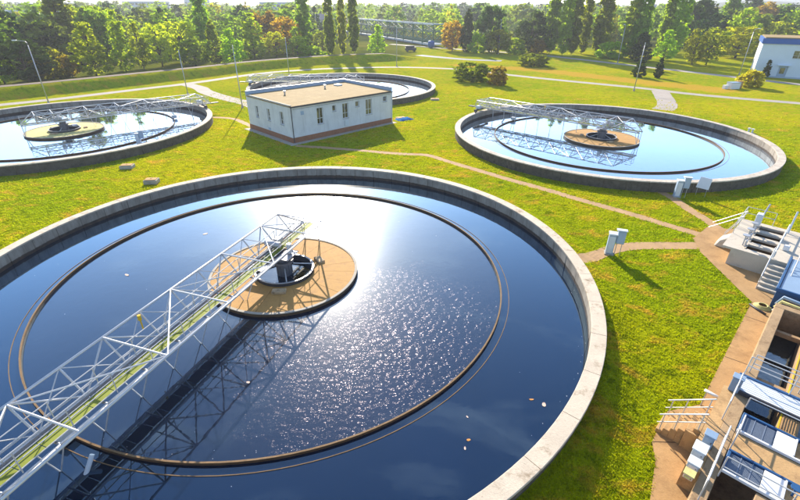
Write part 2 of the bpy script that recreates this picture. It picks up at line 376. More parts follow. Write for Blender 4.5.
def smooth_line(pts, step=1.0):
    """Catmull-Rom through the points, resampled"""
    P = [np.array(p, float) for p in pts]; P = [2 * P[0] - P[1]] + P + [2 * P[-1] - P[-2]]; out = []
    for i in range(1, len(P) - 2):
        n = max(2, int(np.hypot(*(P[i + 1] - P[i])) / step))
        for k in range(n):
            t = k / n; a, b, c, d = P[i - 1:i + 3]
            out.append(0.5 * ((2 * b) + (c - a) * t + (2 * a - 5 * b + 4 * c - d) * t * t + (3 * b - a - 3 * c + d) * t ** 3))
    out.append(P[-2]); return np.array(out)
def ground_z(P):
    P = np.atleast_2d(np.asarray(P, float))
    d, sd_, t, L = seg_dist(P, DIKE)
    fade = np.clip((L - t) / 14.0, 0, 1) * np.clip(t / 5.0, 0, 1) ** 0
    front = np.clip(1 - (d - 1.6) / 3.4, 0, 1); back = np.clip(1 - (d - 1.6) / 4.0, 0, 1)
    prof = np.where(sd_ > 0, back, front)
    prof = prof * prof * (3 - 2 * prof)
    r_ = np.hypot(P[:, 0] - TANKS[0][0], P[:, 1] - TANKS[0][1]); q = np.clip(1 - (r_ - 20.0) / 2.4, 0, 1)   # low bank against the nearest tank
    return 2.0 * prof * fade + 0.52 * q * q * (3 - 2 * q)
S2 = math.sqrt(0.5)
def sc(s, c, z=0.0):
    """basin frame (s along the channels, c across) to world"""
    return (S2 * (s + c), S2 * (s - c), z)
def build_ground():
    pts = []
    def grid(x0, x1, y0, y1, st, hole=None):
        for x in np.arange(x0, x1 + 1e-6, st):
            for y in np.arange(y0, y1 + 1e-6, st):
                if hole and hole[0] <= x <= hole[1] and hole[2] <= y <= hole[3]: continue
                pts.append((x + random.uniform(-.25, .25) * st, y + random.uniform(-.25, .25) * st))
    grid(-110, 110, -12, 175, 2.0)
    grid(-250, 250, -60, 320, 10, (-111, 111, -13, 176))
    for r in (500, 800, 1300, 2200, 4000, 8000):
        for k in range(40): pts.append((r * math.cos(k * math.pi / 20), r * math.sin(k * math.pi / 20)))
    for r in (20.35, 20.8, 21.3, 21.8, 22.4, 23.2):
        for k in range(130): pts.append((TANKS[0][0] + r * math.cos(k * 2 * math.pi / 130 + r), TANKS[0][1] + r * math.sin(k * 2 * math.pi / 130 + r)))
    DL = smooth_line(DIKE, 1.7); T = np.gradient(DL, axis=0); T /= np.hypot(T[:, 0], T[:, 1])[:, None]
    for o in (-6.2, -4.6, -3.7, -2.8, -1.7, 0, 1.7, 3.2, 5.2):
        pts += [(a[0] - b[1] * o, a[1] + b[0] * o) for a, b in zip(DL, T)]
    holes = []
    loops = []
    for (cx, cy) in TANKS: loops.append([(cx + 19.75 * math.cos(2 * math.pi * k / 120), cy + 19.75 * math.sin(2 * math.pi * k / 120)) for k in range(120)])
    loops.append([sc(s, c)[:2] for s, c in ((10.05, 0.7), (10.05, 6.9), (29.9, 6.9), (29.9, 0.7))])
    P = np.array(pts); keep = np.ones(len(P), bool)
    for (cx, cy) in TANKS: keep &= ~(np.abs(np.hypot(P[:, 0] - cx, P[:, 1] - cy) - 19.75) < 0.5)
    pts = [tuple(p) for p in P[keep]]
    edges = []
    for lp in loops:
        b = len(pts); pts += lp; edges += [(b + i, b + (i + 1) % len(lp)) for i in range(len(lp))]
    v, e, f, *_ = delaunay_2d_cdt([Vector(p) for p in pts], edges, [], 0, 1e-5)
    V = np.array([(p.x, p.y) for p in v]); F = np.array([t for t in f if len(t) == 3])
    C = V[F].mean(1); ok = np.ones(len(F), bool)
    for (cx, cy) in TANKS: ok &= np.hypot(C[:, 0] - cx, C[:, 1] - cy) > 19.75
    s = (C[:, 0] + C[:, 1]) * S2; c = (C[:, 0] - C[:, 1]) * S2
    ok &= ~((s > 10.05) & (s < 29.9) & (c > 0.7) & (c < 6.9))
    F = F[ok]; Z = ground_z(V)
    me = bpy.data.meshes.new('ground'); me.from_pydata([(x, y, z) for (x, y), z in zip(V, Z)], [], [tuple(t) for t in F])
    me.materials.append(MATS['grass'])
    d, *_ = seg_dist(V, BROWN); dry = np.clip(1 - d / 5.0, 0, 1)
    d2, sd2, *_ = seg_dist(V, DIKE)
    at = me.attributes.new('dry', 'FLOAT', 'POINT'); at.data.foreach_set('value', dry)
    wood = np.clip((np.hypot(V[:, 0], V[:, 1]) - 215) / 40, 0, 1)
    wood = np.maximum(wood, np.where((sd2 > 0) & (d2 > 7) & (V[:, 1] > 70) & (V[:, 0] < 8), 0.85, 0))
    at = me.attributes.new('wood', 'FLOAT', 'POINT'); at.data.foreach_set('value', wood)
    bm = bmesh.new(); bm.from_mesh(me); bmesh.ops.recalc_face_normals(bm, faces=bm.faces[:])
    if sum(q.normal.z for q in bm.faces) < 0: bmesh.ops.reverse_faces(bm, faces=bm.faces[:])
    bm.to_mesh(me); bm.free(); me.polygons.foreach_set('use_smooth', [True] * len(me.polygons))
    tag(link('ground', me), kind='structure')
build_ground()

PATHS = []
def ribbon(name, pts, width, mat, z, rag=0.06, smooth=True):
    L = smooth_line(pts) if smooth else np.array(pts, float)
    PATHS.append((L, width)); m = MB(); T = np.gradient(L, axis=0); T /= np.hypot(T[:, 0], T[:, 1])[:, None]
    N = np.stack([-T[:, 1], T[:, 0]], 1); rows = []
    for i, p in enumerate(L):
        row = []
        for k, o in enumerate((-0.5, -0.25, 0, 0.25, 0.5)):
            q = p + N[i] * (o * width + (random.uniform(-rag, rag) if abs(o) > .4 else 0)); row.append((q[0], q[1]))
        rows.append(row)
    Z = ground_z([q for r_ in rows for q in r_]).reshape(-1, 5)
    b = 0
    for i, r_ in enumerate(rows): m.v += [(x, y, Z[i, k] + z) for k, (x, y) in enumerate(r_)]
    for i in range(len(rows) - 1):
        for k in range(4): m.f.append((i * 5 + k, i * 5 + k + 1, i * 5 + k + 6, i * 5 + k + 5)); m.mi.append(0)
    return tag(m.build(name, mat), kind='structure')
ribbon('footpath', [(-13.6, 57.4), (-6.4, 55.7), (0, 53.9), (3.2, 53.5), (5.8, 50.7), (8.9, 47.5), (11.6, 44.6), (14.1, 42.3), (17.0, 39.2), (19.7, 36.6), (24.4, 31.6)], 0.95, 'path', 0.012)
ribbon('footpath', [(12.2, 27.0), (13.1, 27.5), (15.8, 29.3), (18.4, 30.0), (23.4, 30.0)], 1.15, 'path', 0.016)
ribbon('footpath', [(25.6, 42.0), (26.0, 40.0), (26.1, 37.0), (26.3, 33.2), (26.0, 31.8)], 0.95, 'path', 0.020)
ribbon('footpath', [(-37.0, 74.9), (-31.5, 74.2), (-27.0, 73.0), (-22.4, 67.8)], 0.9, 'path', 0.010)
ribbon('road', [(-84, 68), (-79, 77), (-73.1, 83.7), (-67.8, 88.7), (-61.9, 95.5), (-55.4, 103.3), (-49.5, 110.2), (-38.2, 127.5), (-28.7, 135.2), (-17.9, 140.2), (-0.2, 143.2), (17.4, 138.4), (29.3, 126.7), (39.8, 117.3), (54.1, 105.7), (61.7, 97.6), (75.8, 88.3), (100, 74)], 2.7, 'asphalt', 0.008)
ribbon('road', [(-51.0, 110.0), (-44.5, 103.5), (-41.1, 98.4), (-34.7, 91.5), (-28.9, 86.4), (-25.5, 82)], 3.0, 'asphalt', 0.012)
ribbon('road', [(46.6, 81.4), (50.2, 86.5), (56.5, 101.5)], 3.4, 'asphalt', 0.004, smooth=True)
ribbon('road', [(-5, 236), (17.3, 214.0), (47.1, 189.3), (58.1, 174.9), (70.4, 153.8), (83.3, 132.2), (90.7, 119.0), (97.7, 108.6), (120, 84)], 3.6, 'asphalt', 0.008)
ribbon('dike_track', DIKE[:-1], 2.6, 'dike_track', 0.03)
ribbon('canal_edge', [(6.6, 181), (14.2, 173.3), (23.9, 165.5), (34.0, 162.0)], 4.2, 'canal_grey', 0.014)
# paved yard along the basin
YARD = [(23.1, 31.2), (22.4, 29.0), (21.8, 22.6), (20.0, 20.8), (13.8, 14.5), (12.1, 14.1), (10.6, 12.5), (10.3, 11.6), (9.3, 10.0), (7.4, 6.6), (8.0, 6.2), sc(12, .55)[:2], sc(30.0, .55)[:2], sc(30.0, 6.9)[:2], sc(44, 6.9)[:2], sc(44.2, -.5)[:2], sc(43.4, -3.2)[:2], (26.9, 33.0), (25.6, 33.4)]
m = MB(); m.poly([(x, y, 0.026) for x, y in YARD])
yd = m.build('paved_yard', 'plaza'); tag(yd, kind='structure')
for a, b in (((10.62, 12.5), (11.9, 12.45)), ((12.35, 14.1), (12.5, 13.15)), ((13.8, 14.5), (14.6, 13.7)), ((17.0, 17.7), (17.9, 17.0)), ((20.4, 21.2), (21.4, 20.3))):
    d = (Vector(b) - Vector(a)).normalized(); n = Vector((-d.y, d.x)) * 0.022
    q = MB(); q.poly([(a[0] + n.x, a[1] + n.y, .030), (a[0] - n.x, a[1] - n.y, .030), (b[0] - n.x, b[1] - n.y, .030), (b[0] + n.x, b[1] + n.y, .030)])
    q.build('slab_joint', 'baffle', yd)

# ------------------------------------------------------------------ clarifier tanks
WATER_Z = 0.08
def arc_prof(r0, r1, z0, z1): return [(r0, z0), (r1, z0), (r1, z1), (r0, z1)]
NP = 60; NB = 22
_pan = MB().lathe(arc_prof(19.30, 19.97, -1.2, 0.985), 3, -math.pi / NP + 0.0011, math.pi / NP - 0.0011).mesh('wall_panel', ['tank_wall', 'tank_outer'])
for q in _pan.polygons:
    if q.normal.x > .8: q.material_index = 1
_core = MB().lathe(arc_prof(19.38, 19.90, -1.2, 0.95), 120).mesh('wall_core', 'baffle')
_trf = MB().lathe(arc_prof(14.40, 14.86, -0.9, -0.6), 128).mesh('trough_floor', 'trough', True)
_tri = MB().lathe(arc_prof(14.34, 14.40, -0.8, 0.222), 128).mesh('inner_baffle', 'baffle')
_trt = MB().lathe(arc_prof(14.33, 14.41, 0.224, 0.24), 128).mesh('baffle_cap', 'baffle_top')
_tro = MB().lathe(arc_prof(14.84, 14.87, -0.8, 0.105), 128).mesh('weir_plate', 'baffle_top')
_isk = MB().lathe(arc_prof(4.74, 4.86, -0.8, 0.20), 72).mesh('island_rim', 'baffle')
_isc = MB().lathe(arc_prof(4.72, 4.89, 0.202, 0.25), 72).mesh('rim_cap', 'concrete')
_ils = MB().lathe(arc_prof(1.92, 4.70, -0.6, 0.10), 72).mesh('island_slab', 'baffle')
_well = MB().lathe(arc_prof(1.82, 1.94, -0.8, 0.50), 48).mesh('feed_well', 'steel_dark')
_wrim = MB().lathe(arc_prof(1.86, 1.97, 0.502, 0.53), 48).mesh('well_rim', 'galvanised')
_wwat = MB(); _wwat.poly([(1.81 * math.cos(k * math.pi / 16), 1.81 * math.sin(k * math.pi / 16), 0.10) for k in range(32)]); _wwat = _wwat.mesh('well_water', 'water_channel')
def board_mesh(mat):
    return MB().lathe(arc_prof(1.96, 4.73, 0.10, 0.20), 3, -math.pi / NB + 0.0018, math.pi / NB - 0.0018).mesh('deck_board', mat)
_board = {k: board_mesh(k) for k in ('board_tan', 'board_cream')}
_col = MB().lathe([(0.0, -0.6), (0.50, -0.6), (0.50, 1.0), (0.66, 1.02), (0.66, 1.16), (0.0, 1.16)], 28, closed=False).mesh('column', 'column_grey')
_colrib = MB().box(0.495, 0.54, -0.03, 0.03, 0.22, 0.98).mesh('column_rib', 'column_grey')
_hous = MB().box(-0.55, 0.55, -0.34, 0.34, 0.205, 0.62).mesh('gear_housing', 'trough', bev=0.05)
def disc(name, r0, r1, z, mat, n=128, parent=None):
    me = bpy.data.meshes.new(name); A = [2 * math.pi * k / n for k in range(n)]
    if r0 == 0: v = [(r1 * math.cos(a), r1 * math.sin(a), z) for a in A]; f = [tuple(range(n))]
    else:
        v = [(r0 * math.cos(a), r0 * math.sin(a), z) for a in A] + [(r1 * math.cos(a), r1 * math.sin(a), z) for a in A]
        f = [(k, n + k, n + (k + 1) % n, (k + 1) % n) for k in range(n)]
    me.from_pydata(v, [], f); me.materials.append(MATS[mat]); me.update()
    return link(name, me, parent)
def tank(i, label, board, coping, wi, wo_):
    cx, cy = TANKS[i]; t = empty('clarifier_tank', (cx, cy, 0)); tag(t, label, 'clarifier tank', 'round clarifier tanks on the lawn')
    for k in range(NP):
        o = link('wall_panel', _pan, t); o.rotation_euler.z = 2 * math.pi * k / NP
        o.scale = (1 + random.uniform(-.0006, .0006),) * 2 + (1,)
    link('wall_core', _core, t)
    me = MB().lathe([(19.27, 0.99), (20.03, 0.99), (20.03, 1.085), (20.01, 1.10), (19.29, 1.10), (19.27, 1.085)], 4, -math.pi / 40 + .0007, math.pi / 40 - .0007).mesh('coping_block', coping)
    for k in range(40): o = link('coping_block', me, t); o.rotation_euler.z = 2 * math.pi * k / 40; o.location.z = random.uniform(-.004, .004)
    tr = link('weir_trough', _trf, t)
    link('inner_baffle', _tri, tr); link('baffle_cap', _trt, tr); link('weir_plate', _tro, tr)
    isl = link('island_slab', _ils, t); isl.location.z = 0.08
    for k in range(NB):
        o = link('deck_board', _board[board], isl); o.rotation_euler.z = 2 * math.pi * (k + .5) / NB; o.location.z = random.uniform(0, .008)
    o = link('island_rim', _isk, t); link('rim_cap', _isc, o); o.location.z = 0.08
    w = link('feed_well', _well, t); link('well_rim', _wrim, w); link('well_water', _wwat, w)
    c = link('column', _col, t)
    for k in range(10): o = link('column_rib', _colrib, c); o.rotation_euler.z = 2 * math.pi * k / 10
    for k in range(3):
        a = 0.6 + k * 2.1
        o = link('gear_housing', _hous, t); o.location = (2.55 * math.cos(a), 2.55 * math.sin(a), 0); o.rotation_euler.z = a + 1.57; o.scale = (0.8, 0.7, 0.7)
    for k in range(4):
        a = 0.3 + k * math.pi / 2
        rod('well_strut', (0.6 * math.cos(a), 0.6 * math.sin(a), 0.8), (1.85 * math.cos(a), 1.85 * math.sin(a), 0.55), 0.04, 'galvanised', t)
    a = disc('water', 0, 14.34, WATER_Z, wi); a.location = (cx, cy, 0); tag(a, kind='structure')
    a = disc('water', 14.38, 19.32, WATER_Z, wo_); a.location = (cx, cy, 0); tag(a, kind='structure')
tank(0, 'largest nearest round clarifier tank with sun glinting on dark blue water', 'board_tan', 'coping', 'water_inner', 'water_outer')
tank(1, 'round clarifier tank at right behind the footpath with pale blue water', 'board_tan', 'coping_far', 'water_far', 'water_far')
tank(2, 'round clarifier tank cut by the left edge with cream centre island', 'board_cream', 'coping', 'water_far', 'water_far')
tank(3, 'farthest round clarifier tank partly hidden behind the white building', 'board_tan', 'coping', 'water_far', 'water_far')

# foam flecks drifting on the nearest tank
m = MB(); g_ = np.random.default_rng(17)
for q in range(120):
    if q < 50: a = g_.normal(-1.15, .35); r_ = 14.25 - abs(g_.normal(0, .35))
    elif q < 75: a = g_.normal(-0.55, .25); r_ = 19.2 - abs(g_.normal(0, .3))
    else: a = g_.uniform(0, 6.28); r_ = 19 * math.sqrt(g_.random())
    if r_ < 5.2 or 14.27 < r_ < 14.95: continue
    x, y, s = r_ * math.cos(a), r_ * math.sin(a), g_.uniform(.008, .022); n = 5
    m.poly([(x + s * math.cos(6.283 * j / n + q) * g_.uniform(.6, 1.3), y + s * math.sin(6.283 * j / n + q) * g_.uniform(.6, 1.3), 0) for j in range(n)])
o = m.build('foam_flecks', 'wall_white'); o.location = (*TANKS[0], WATER_Z + .006); tag(o, 'tiny white foam flecks adrift on the nearest tank', 'foam', kind='stuff')

# ------------------------------------------------------------------ scraper bridges
def scraper_bridge():
    b = empty('scraper_bridge'); WS = 'steel_white'
    T0, T1, NBAY = -19.5, 2.9, 11; st = (T1 - T0) / NBAY
    XB = (-1.05, 0.15); XT = (-2.03, 1.63); ZB, ZT = 1.70, 2.95
    pan = MB().box(-0.80, -0.12, 0.012, 0.955, 1.735, 1.775).mesh('deck_panel', 'deck_green', bev=0.006)
    k = 0; y = -20.6
    while y < 4.3:
        o = link('deck_panel', pan, b); o.location = (0, y, random.uniform(-.004, .004)); y += 0.97
    bar = MB().box(-0.04, 0.04, -20.9, 4.75, ZB - 0.09, ZB + 0.05).mesh('bottom_chord', WS)
    tc = MB().tube([(0, T0, 0), (0, T1, 0)], 0.06, 10).mesh('top_chord', WS, True)
    for x in XB: o = link('bottom_chord', bar, b); o.location.x = x
    for x in XT: o = link('top_chord', tc, b); o.location = (x, 0, ZT)
    for s, (xb, xt) in enumerate(zip(XB, XT)):
        for k in range(NBAY + 1):
            t = T0 + k * st
            rod('brace', (xb, t, ZB), (xt, t, ZT), 0.045, WS, b)
            if k < NBAY:
                u = 0.042 if (k + s) % 2 else 0.024
                rod('brace', (xb, t, ZB), (xt, t + st, ZT), u, WS, b); rod('brace', (xb, t + st, ZB), (xt, t, ZT), 0.066 - u, WS, b)
        rod('end_brace', (xt, T1, ZT), (xb, 4.7, ZB), 0.06, WS, b)
        rod('end_brace', (xt, T0, ZT), (xb, -20.85, ZB), 0.06, WS, b)
        rod('tail_leg', (xb, 4.65, ZB), (xb, 4.65, 0.0), 0.04, WS, b)
        rod('tail_leg', (xb, 4.2, ZB), (xb, 4.65, 0.2), 0.03, WS, b)
    for k in range(0, NBAY + 1, 2):                       # struts and diagonals between the top chords
        t = T0 + k * st
        rod('top_strut', (XT[0], t, ZT), (XT[1], t, ZT), 0.045, WS, b)
        if k + 2 <= NBAY + 1:
            t2 = min(T0 + (k + 2) * st, T1)
            if (k // 2) % 2: rod('top_diagonal', (XT[0], t, ZT), (XT[1], t2, ZT), 0.035, WS, b)
            else: rod('top_diagonal', (XT[1], t, ZT), (XT[0], t2, ZT), 0.035, WS, b)
    rod('top_strut', (XT[0], T1, ZT), (XT[1], T1, ZT), 0.045, WS, b)
    for k in range(NBAY + 1):
        t = T0 + k * st
        rod('cross_beam', (XB[0], t, ZB - .06), (XB[1], t, ZB - .06), 0.05, 'galvanised', b)
    for x in (-0.94, 0.04):                                 # handrails of the walkway
        hr = empty('handrail'); hr.parent = b
        for z in (0.18, 0.55, 1.05): rod('rail', (x, -20.6, 1.74 + z), (x, 4.6, 1.74 + z), 0.024, WS, hr)
        for k in range(14): rod('post', (x, -20.6 + k * 25.2 / 13, 1.74), (x, -20.6 + k * 25.2 / 13, 2.79), 0.024, WS, hr)
    rod('cable_tube', (-1.25, -20.4, 1.95), (-1.25, 3.8, 1.95), 0.03, 'galvanised', b)
    rod('cable_tube', (-0.72, -20.4, 1.80), (-0.72, 3.8, 1.80), 0.025, 'galvanised', b)
    for k in range(8):                                       # scraper hangers down into the water
        t = -17.6 + k * 1.98
        h = rod('scraper_hanger', (XB[0], t - 0.35, ZB - .08), (-0.45, t, 0.02), 0.028, WS, b)
        rod('scraper_hanger', (XB[1], t + 0.25, ZB - .08), (-0.45, t, 0.02), 0.028, WS, b)
    # skimmer post by the trough
    bx('skimmer_box', -1.9, -1.35, -14.85, -14.2, 0.22, 0.62, 'cabinet_light', b, 0.02)
    rod('skimmer_arm', (-1.6, -14.6, 0.6), (-1.05, -14.6, 1.65), 0.035, WS, b)
    rod('skimmer_float', (0.55, -15.4, 0.0), (0.55, -14.9, 0.6), 0.09, 'cabinet_light', b, 10)
    # little signal lamp on the left truss
    rod('signal_post', (-1.75, -9.6, 2.2), (-1.75, -9.6, 2.75), 0.035, 'yellow_paint', b)
    rod('signal_lamp', (-1.75, -9.6, 2.72), (-1.75, -9.6, 3.0), 0.085, 'yellow_paint', b, 10)
    # carriage on the rim
    bx('carriage_beam', -2.3, 1.9, -19.78, -19.46, 1.36, 1.60, 'steel_dark', b, 0.02)
    bx('carriage_arm', -0.75, -0.15, -22.3, -19.4, 1.50, 1.62, 'steel_dark', b, 0.02)
    bx('carriage_motor', 0.4, 1.1, -20.0, -19.3, 1.60, 2.05, 'cabinet_light', b, 0.04)
    for x in (-2.0, 1.6):
        w = rod('wheel', (x - .07, -19.62, 1.36), (x + .07, -19.62, 1.36), 0.26, 'steel_dark', b, 20)
        rod('hub', (x - .09, -19.62, 1.36), (x + .09, -19.62, 1.36), 0.10, 'galvanised', b, 12)
    # pivot drive over the centre column
    rod('pivot', (-0.1, 0, 1.16), (-0.1, 0, 1.66), 0.42, 'column_grey', b, 20)
    bx('pivot_plate', -1.0, 0.8, -0.7, 0.7, 1.56, 1.62, 'galvanised', b)
    d = bx('drive_box', -0.95, -0.5, 0.5, 1.05, 1.9, 2.3, 'galvanised', b, 0.04)
    rod('drive_motor', (-1.3, 0.15, 2.15), (-0.2, 0.15, 2.15), 0.2, 'galvanised', b, 14)
    rod('drive_motor', (0.45, 0.2, 1.7), (0.45, 0.2, 2.35), 0.17, 'cabinet_light', b, 14)
    bx('shade_plate', -1.9, -0.4, -1.55, -0.9, 0.98, 1.02, 'galvanised', b)
    return b
SB = scraper_bridge()
for i, (az, lab) in enumerate(((18.6, 'long white lattice scraper bridge with green walkway across the nearest tank'),
                               (132.5, 'lattice scraper bridge over the right-hand pale tank, reaching past its centre island'),
                               (229.0, 'lattice scraper bridge over the left-hand tank with the cream island'),
                               (90.0, 'lattice scraper bridge over the farthest tank behind the white building'))):
    o = SB if i == 0 else copy_tree(SB)
    o.location = (*TANKS[i], 0); o.rotation_euler = (0, 0, -R(az)); tag(o, lab, 'scraper bridge', 'scraper bridges on the clarifiers')

# ------------------------------------------------------------------ white service building
def holed_wall(m, axis, fixed0, fixed1, L, z0, z1, holes):
    """boxes that fill a wall except its window openings; axis 'x' or 'y'"""
    xs = sorted({0.0, L, *[h[0] for h in holes], *[h[1] for h in holes]}); zs = sorted({z0, z1, *[h[2] for h in holes], *[h[3] for h in holes]})
    for a, b in zip(xs[:-1], xs[1:]):
        for c, d in zip(zs[:-1], zs[1:]):
            mx, mz = (a + b) / 2, (c + d) / 2
            if any(h[0] < mx < h[1] and h[2] < mz < h[3] for h in holes): continue
            if axis == 'x': m.box(a, b, fixed0, fixed1, c, d)
            else: m.box(fixed0, fixed1, a, b, c, d)
def window(parent, axis, h, face, depth=0.16, mull=True, sill=True):
    """frame, pane and sill set back in an opening h=(a,b,z0,z1); face = outer plane coordinate, depth inwards"""
    a, b, c, d = h; w = 0.06
    def B(m, a0, a1, f0, f1, c0, c1):
        if axis == 'x': m.box(a0, a1, f0, f1, c0, c1)
        else: m.box(f0, f1, a0, a1, c0, c1)
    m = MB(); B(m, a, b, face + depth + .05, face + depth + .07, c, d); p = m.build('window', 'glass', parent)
    m = MB(); f0, f1 = face + depth, face + depth + .045
    B(m, a, a + w, f0, f1, c, d); B(m, b - w, b, f0, f1, c, d); B(m, a + w, b - w, f0, f1, c, c + w); B(m, a + w, b - w, f0, f1, d - w, d)
    if mull:
        B(m, (a + b) / 2 - .03, (a + b) / 2 + .03, f0, f1, c + w, d - w)
        B(m, a + w, (a + b) / 2 - .03, f0, f1, c + (d - c) * .34, c + (d - c) * .34 + .05); B(m, (a + b) / 2 + .03, b - w, f0, f1, c + (d - c) * .34, c + (d - c) * .34 + .05)
    m.build('frame', 'window_frame', p)
    if sill:
        m = MB(); B(m, a - .06, b + .06, face - .07, face + depth, c - .06, c - .004); m.build('sill', 'galvanised', p)
def white_building():
    t = empty('service_building', (-14.15, 58.49, 0), R(44.6)); tag(t, 'low white service building with tan flat roof and brick plinth between the tanks', 'building')
    L, Wd, H = 18.0, 11.6, 4.62
    hr = [(4.05, 5.09, 1.85, 4.0), (6.65, 7.3, 3.2, 4.0), (8.4, 9.46, 1.95, 4.02), (10.75, 11.5, 3.25, 4.02), (12.7, 13.9, 1.85, 4.05), (16.15, 16.95, 3.3, 4.08)]
    hl = [(1.9, 2.8, 2.05, 3.75), (5.3, 6.1, 2.05, 3.65), (8.5, 9.3, 2.0, 3.6)]
    m = MB(); holed_wall(m, 'x', 0.0, 0.3, L, 0.7, H, hr); m.build('front_wall', 'plaster', t)
    m = MB(); holed_wall(m, 'y', 0.0, 0.3, Wd - .3, 0.7, H + .18, [(a - .3, b - .3, c, d) for a, b, c, d in hl]); o = m.build('side_wall', 'plaster', t); o.location.y = 0.3
    bx('end_wall', L - .3, L, 0.3, Wd, 0.7, H + .02, 'wall_white', t); bx('back_wall', 0.3, L - .3, Wd - .3, Wd, 0.7, H + .02, 'wall_white', t)
    bx('plinth', -0.05, L + .05, -0.05, Wd + .05, 0.0, 0.70, 'brick', t)
    for h in hr: window(t, 'x', h, 0.0, mull=(h[3] - h[2] > 1.5))
    for h in hl: window(t, 'y', h, 0.0)
    bx('vent', 1.5, 2.0, -0.03, 0.0, 3.46, 3.95, 'cabinet', t, 0.01)
    bx('wall_cabinet', 8.6, 9.25, -0.22, 0.0, 0.95, 1.7, 'cabinet_light', t, 0.02)
    bx('vent', -0.03, 0.0, 5.55, 6.2, 0.8, 1.1, 'cabinet', t, 0.01)
    rf = bx('roof', -0.12, L - .3, -0.18, Wd - .3, H + .004, H + .09, 'roof_tan', t)
    n = 6
    for k in range(n):
        y0 = -0.22 + (Wd - .12) * k / n; y1 = -0.22 + (Wd - .12) * (k + 1) / n - .025
        q = MB(); zz = H + .094 + random.uniform(0, .012); z2 = zz + .10
        q.hexa([(0.02, y0, zz + .02 * k), (L - .32, y0, zz + .02 * k), (L - .32, y1, zz + .02 * k + .02), (0.02, y1, zz + .02 * k + .02), (0.02, y0, zz + .02 * k + .03), (L - .32, y0, zz + .02 * k + .03), (L - .32, y1, zz + .02 * k + .05), (0.02, y1, zz + .02 * k + .05)])
        q.build('roof_sheet', 'roof_tan', rf)
    bx('parapet', -0.02, L + .04, Wd - .28, Wd + .04, H + .024, H + .72, 'cabinet', t)  # blue-grey tone of both parapets paints in the shade on their inner faces
    bx('parapet', L - .28, L + .04, -0.02, Wd - .284, H + .024, H + .66, 'cabinet', t)
    bx('parapet_cap', -0.08, 0.16, -0.16, Wd - .32, H + .184, H + .27, 'concrete', t)
    for x, y in ((4.0, 7.6), (11.5, 8.2)):
        rod('roof_vent', (x, y, H + .1), (x, y, H + .62), .12, 'galvanised', t, 12); rod('vent_cowl', (x, y, H + .62), (x, y, H + .74), .2, 'galvanised', t, 12)
    bx('roof_hatch', 14.2, 15.2, 8.6, 9.6, H + .1, H + .42, 'cabinet_light', t, .03)
    rod('wall_cable', (0.35, -0.02, 4.3), (17.6, -0.02, 4.28), .014, 'steel_dark', t)
    rod('gutter', (-0.1, -0.26, H + .02), (L - .05, -0.26, H - .02), 0.075, 'steel_dark', t)
    rod('downpipe', (0.06, -0.12, H), (0.06, -0.12, 0.1), 0.055, 'steel_dark', t)
    rod('downpipe', (L - .1, -0.12, H), (L - .1, -0.12, 0.1), 0.055, 'cabinet_light', t)
    m = MB(); m.box(-0.9, L + .3, -0.9, -0.05, 0.0, 0.03); m.box(-0.9, -0.05, -0.05, Wd + .3, 0.0, 0.03); m.build('apron', 'concrete', t)
white_building()

# hall with the blue roof band at the right edge
def blue_hall():
    t = empty('blue_roof_hall', (93.4, 126.0, 0), R(-33)); tag(t, 'white-blue hall with deep blue roof band cut by the right edge', 'building')
    L, D, H = 34.0, 16.0, 7.9
    hs = [(5.0, 6.9, 0.0, 2.9), (6.9, 9.2, 4.7, 6.5), (15, 17.3, 4.7, 6.5), (22, 24.3, 4.7, 6.5)]
    m = MB(); holed_wall(m, 'x', 0, .4, L, 0, H, hs); m.build('front_wall', 'hall_wall_shade', t)
    bx('side_wall', 0, .4, .4, D, 0, H, 'wall_white', t); bx('side_wall', L - .4, L, .4, D, 0, H, 'hall_wall_shade', t); bx('back_wall', .4, L - .4, D - .4, D, 0, H, 'hall_wall_shade', t)  # left side whiter: its sunlight is put into the colour
    d = bx('door', 5.0, 6.9, .25, .35, 0.0, 2.9, 'cabinet', t); bx('door_pane', 5.4, 6.4, .2, .248, 1.0, 2.4, 'glass', d)
    for h in hs[1:]: window(t, 'x', h, 0.0, 0.2)
    bx('canopy', 4.6, 7.3, -0.7, -.002, 2.95, 3.1, 'hall_wall_shade', t)
    rf = bx('roof', -.35, L + .3, -.35, D + .3, H + .02, H + 1.25, 'blue_roof', t)
    bx('roof_deck', .1, L - .1, .1, D - .1, H + 1.252, H + 1.5, 'roof_tan', rf)
    bx('skylight', 8, 26, 4, 10, H + 1.5, H + 2.3, 'far_wall_warm', rf)
    bx('plinth', -.06, L + .06, -.06, -.002, 0, .35, 'cabinet', t)
blue_hall()

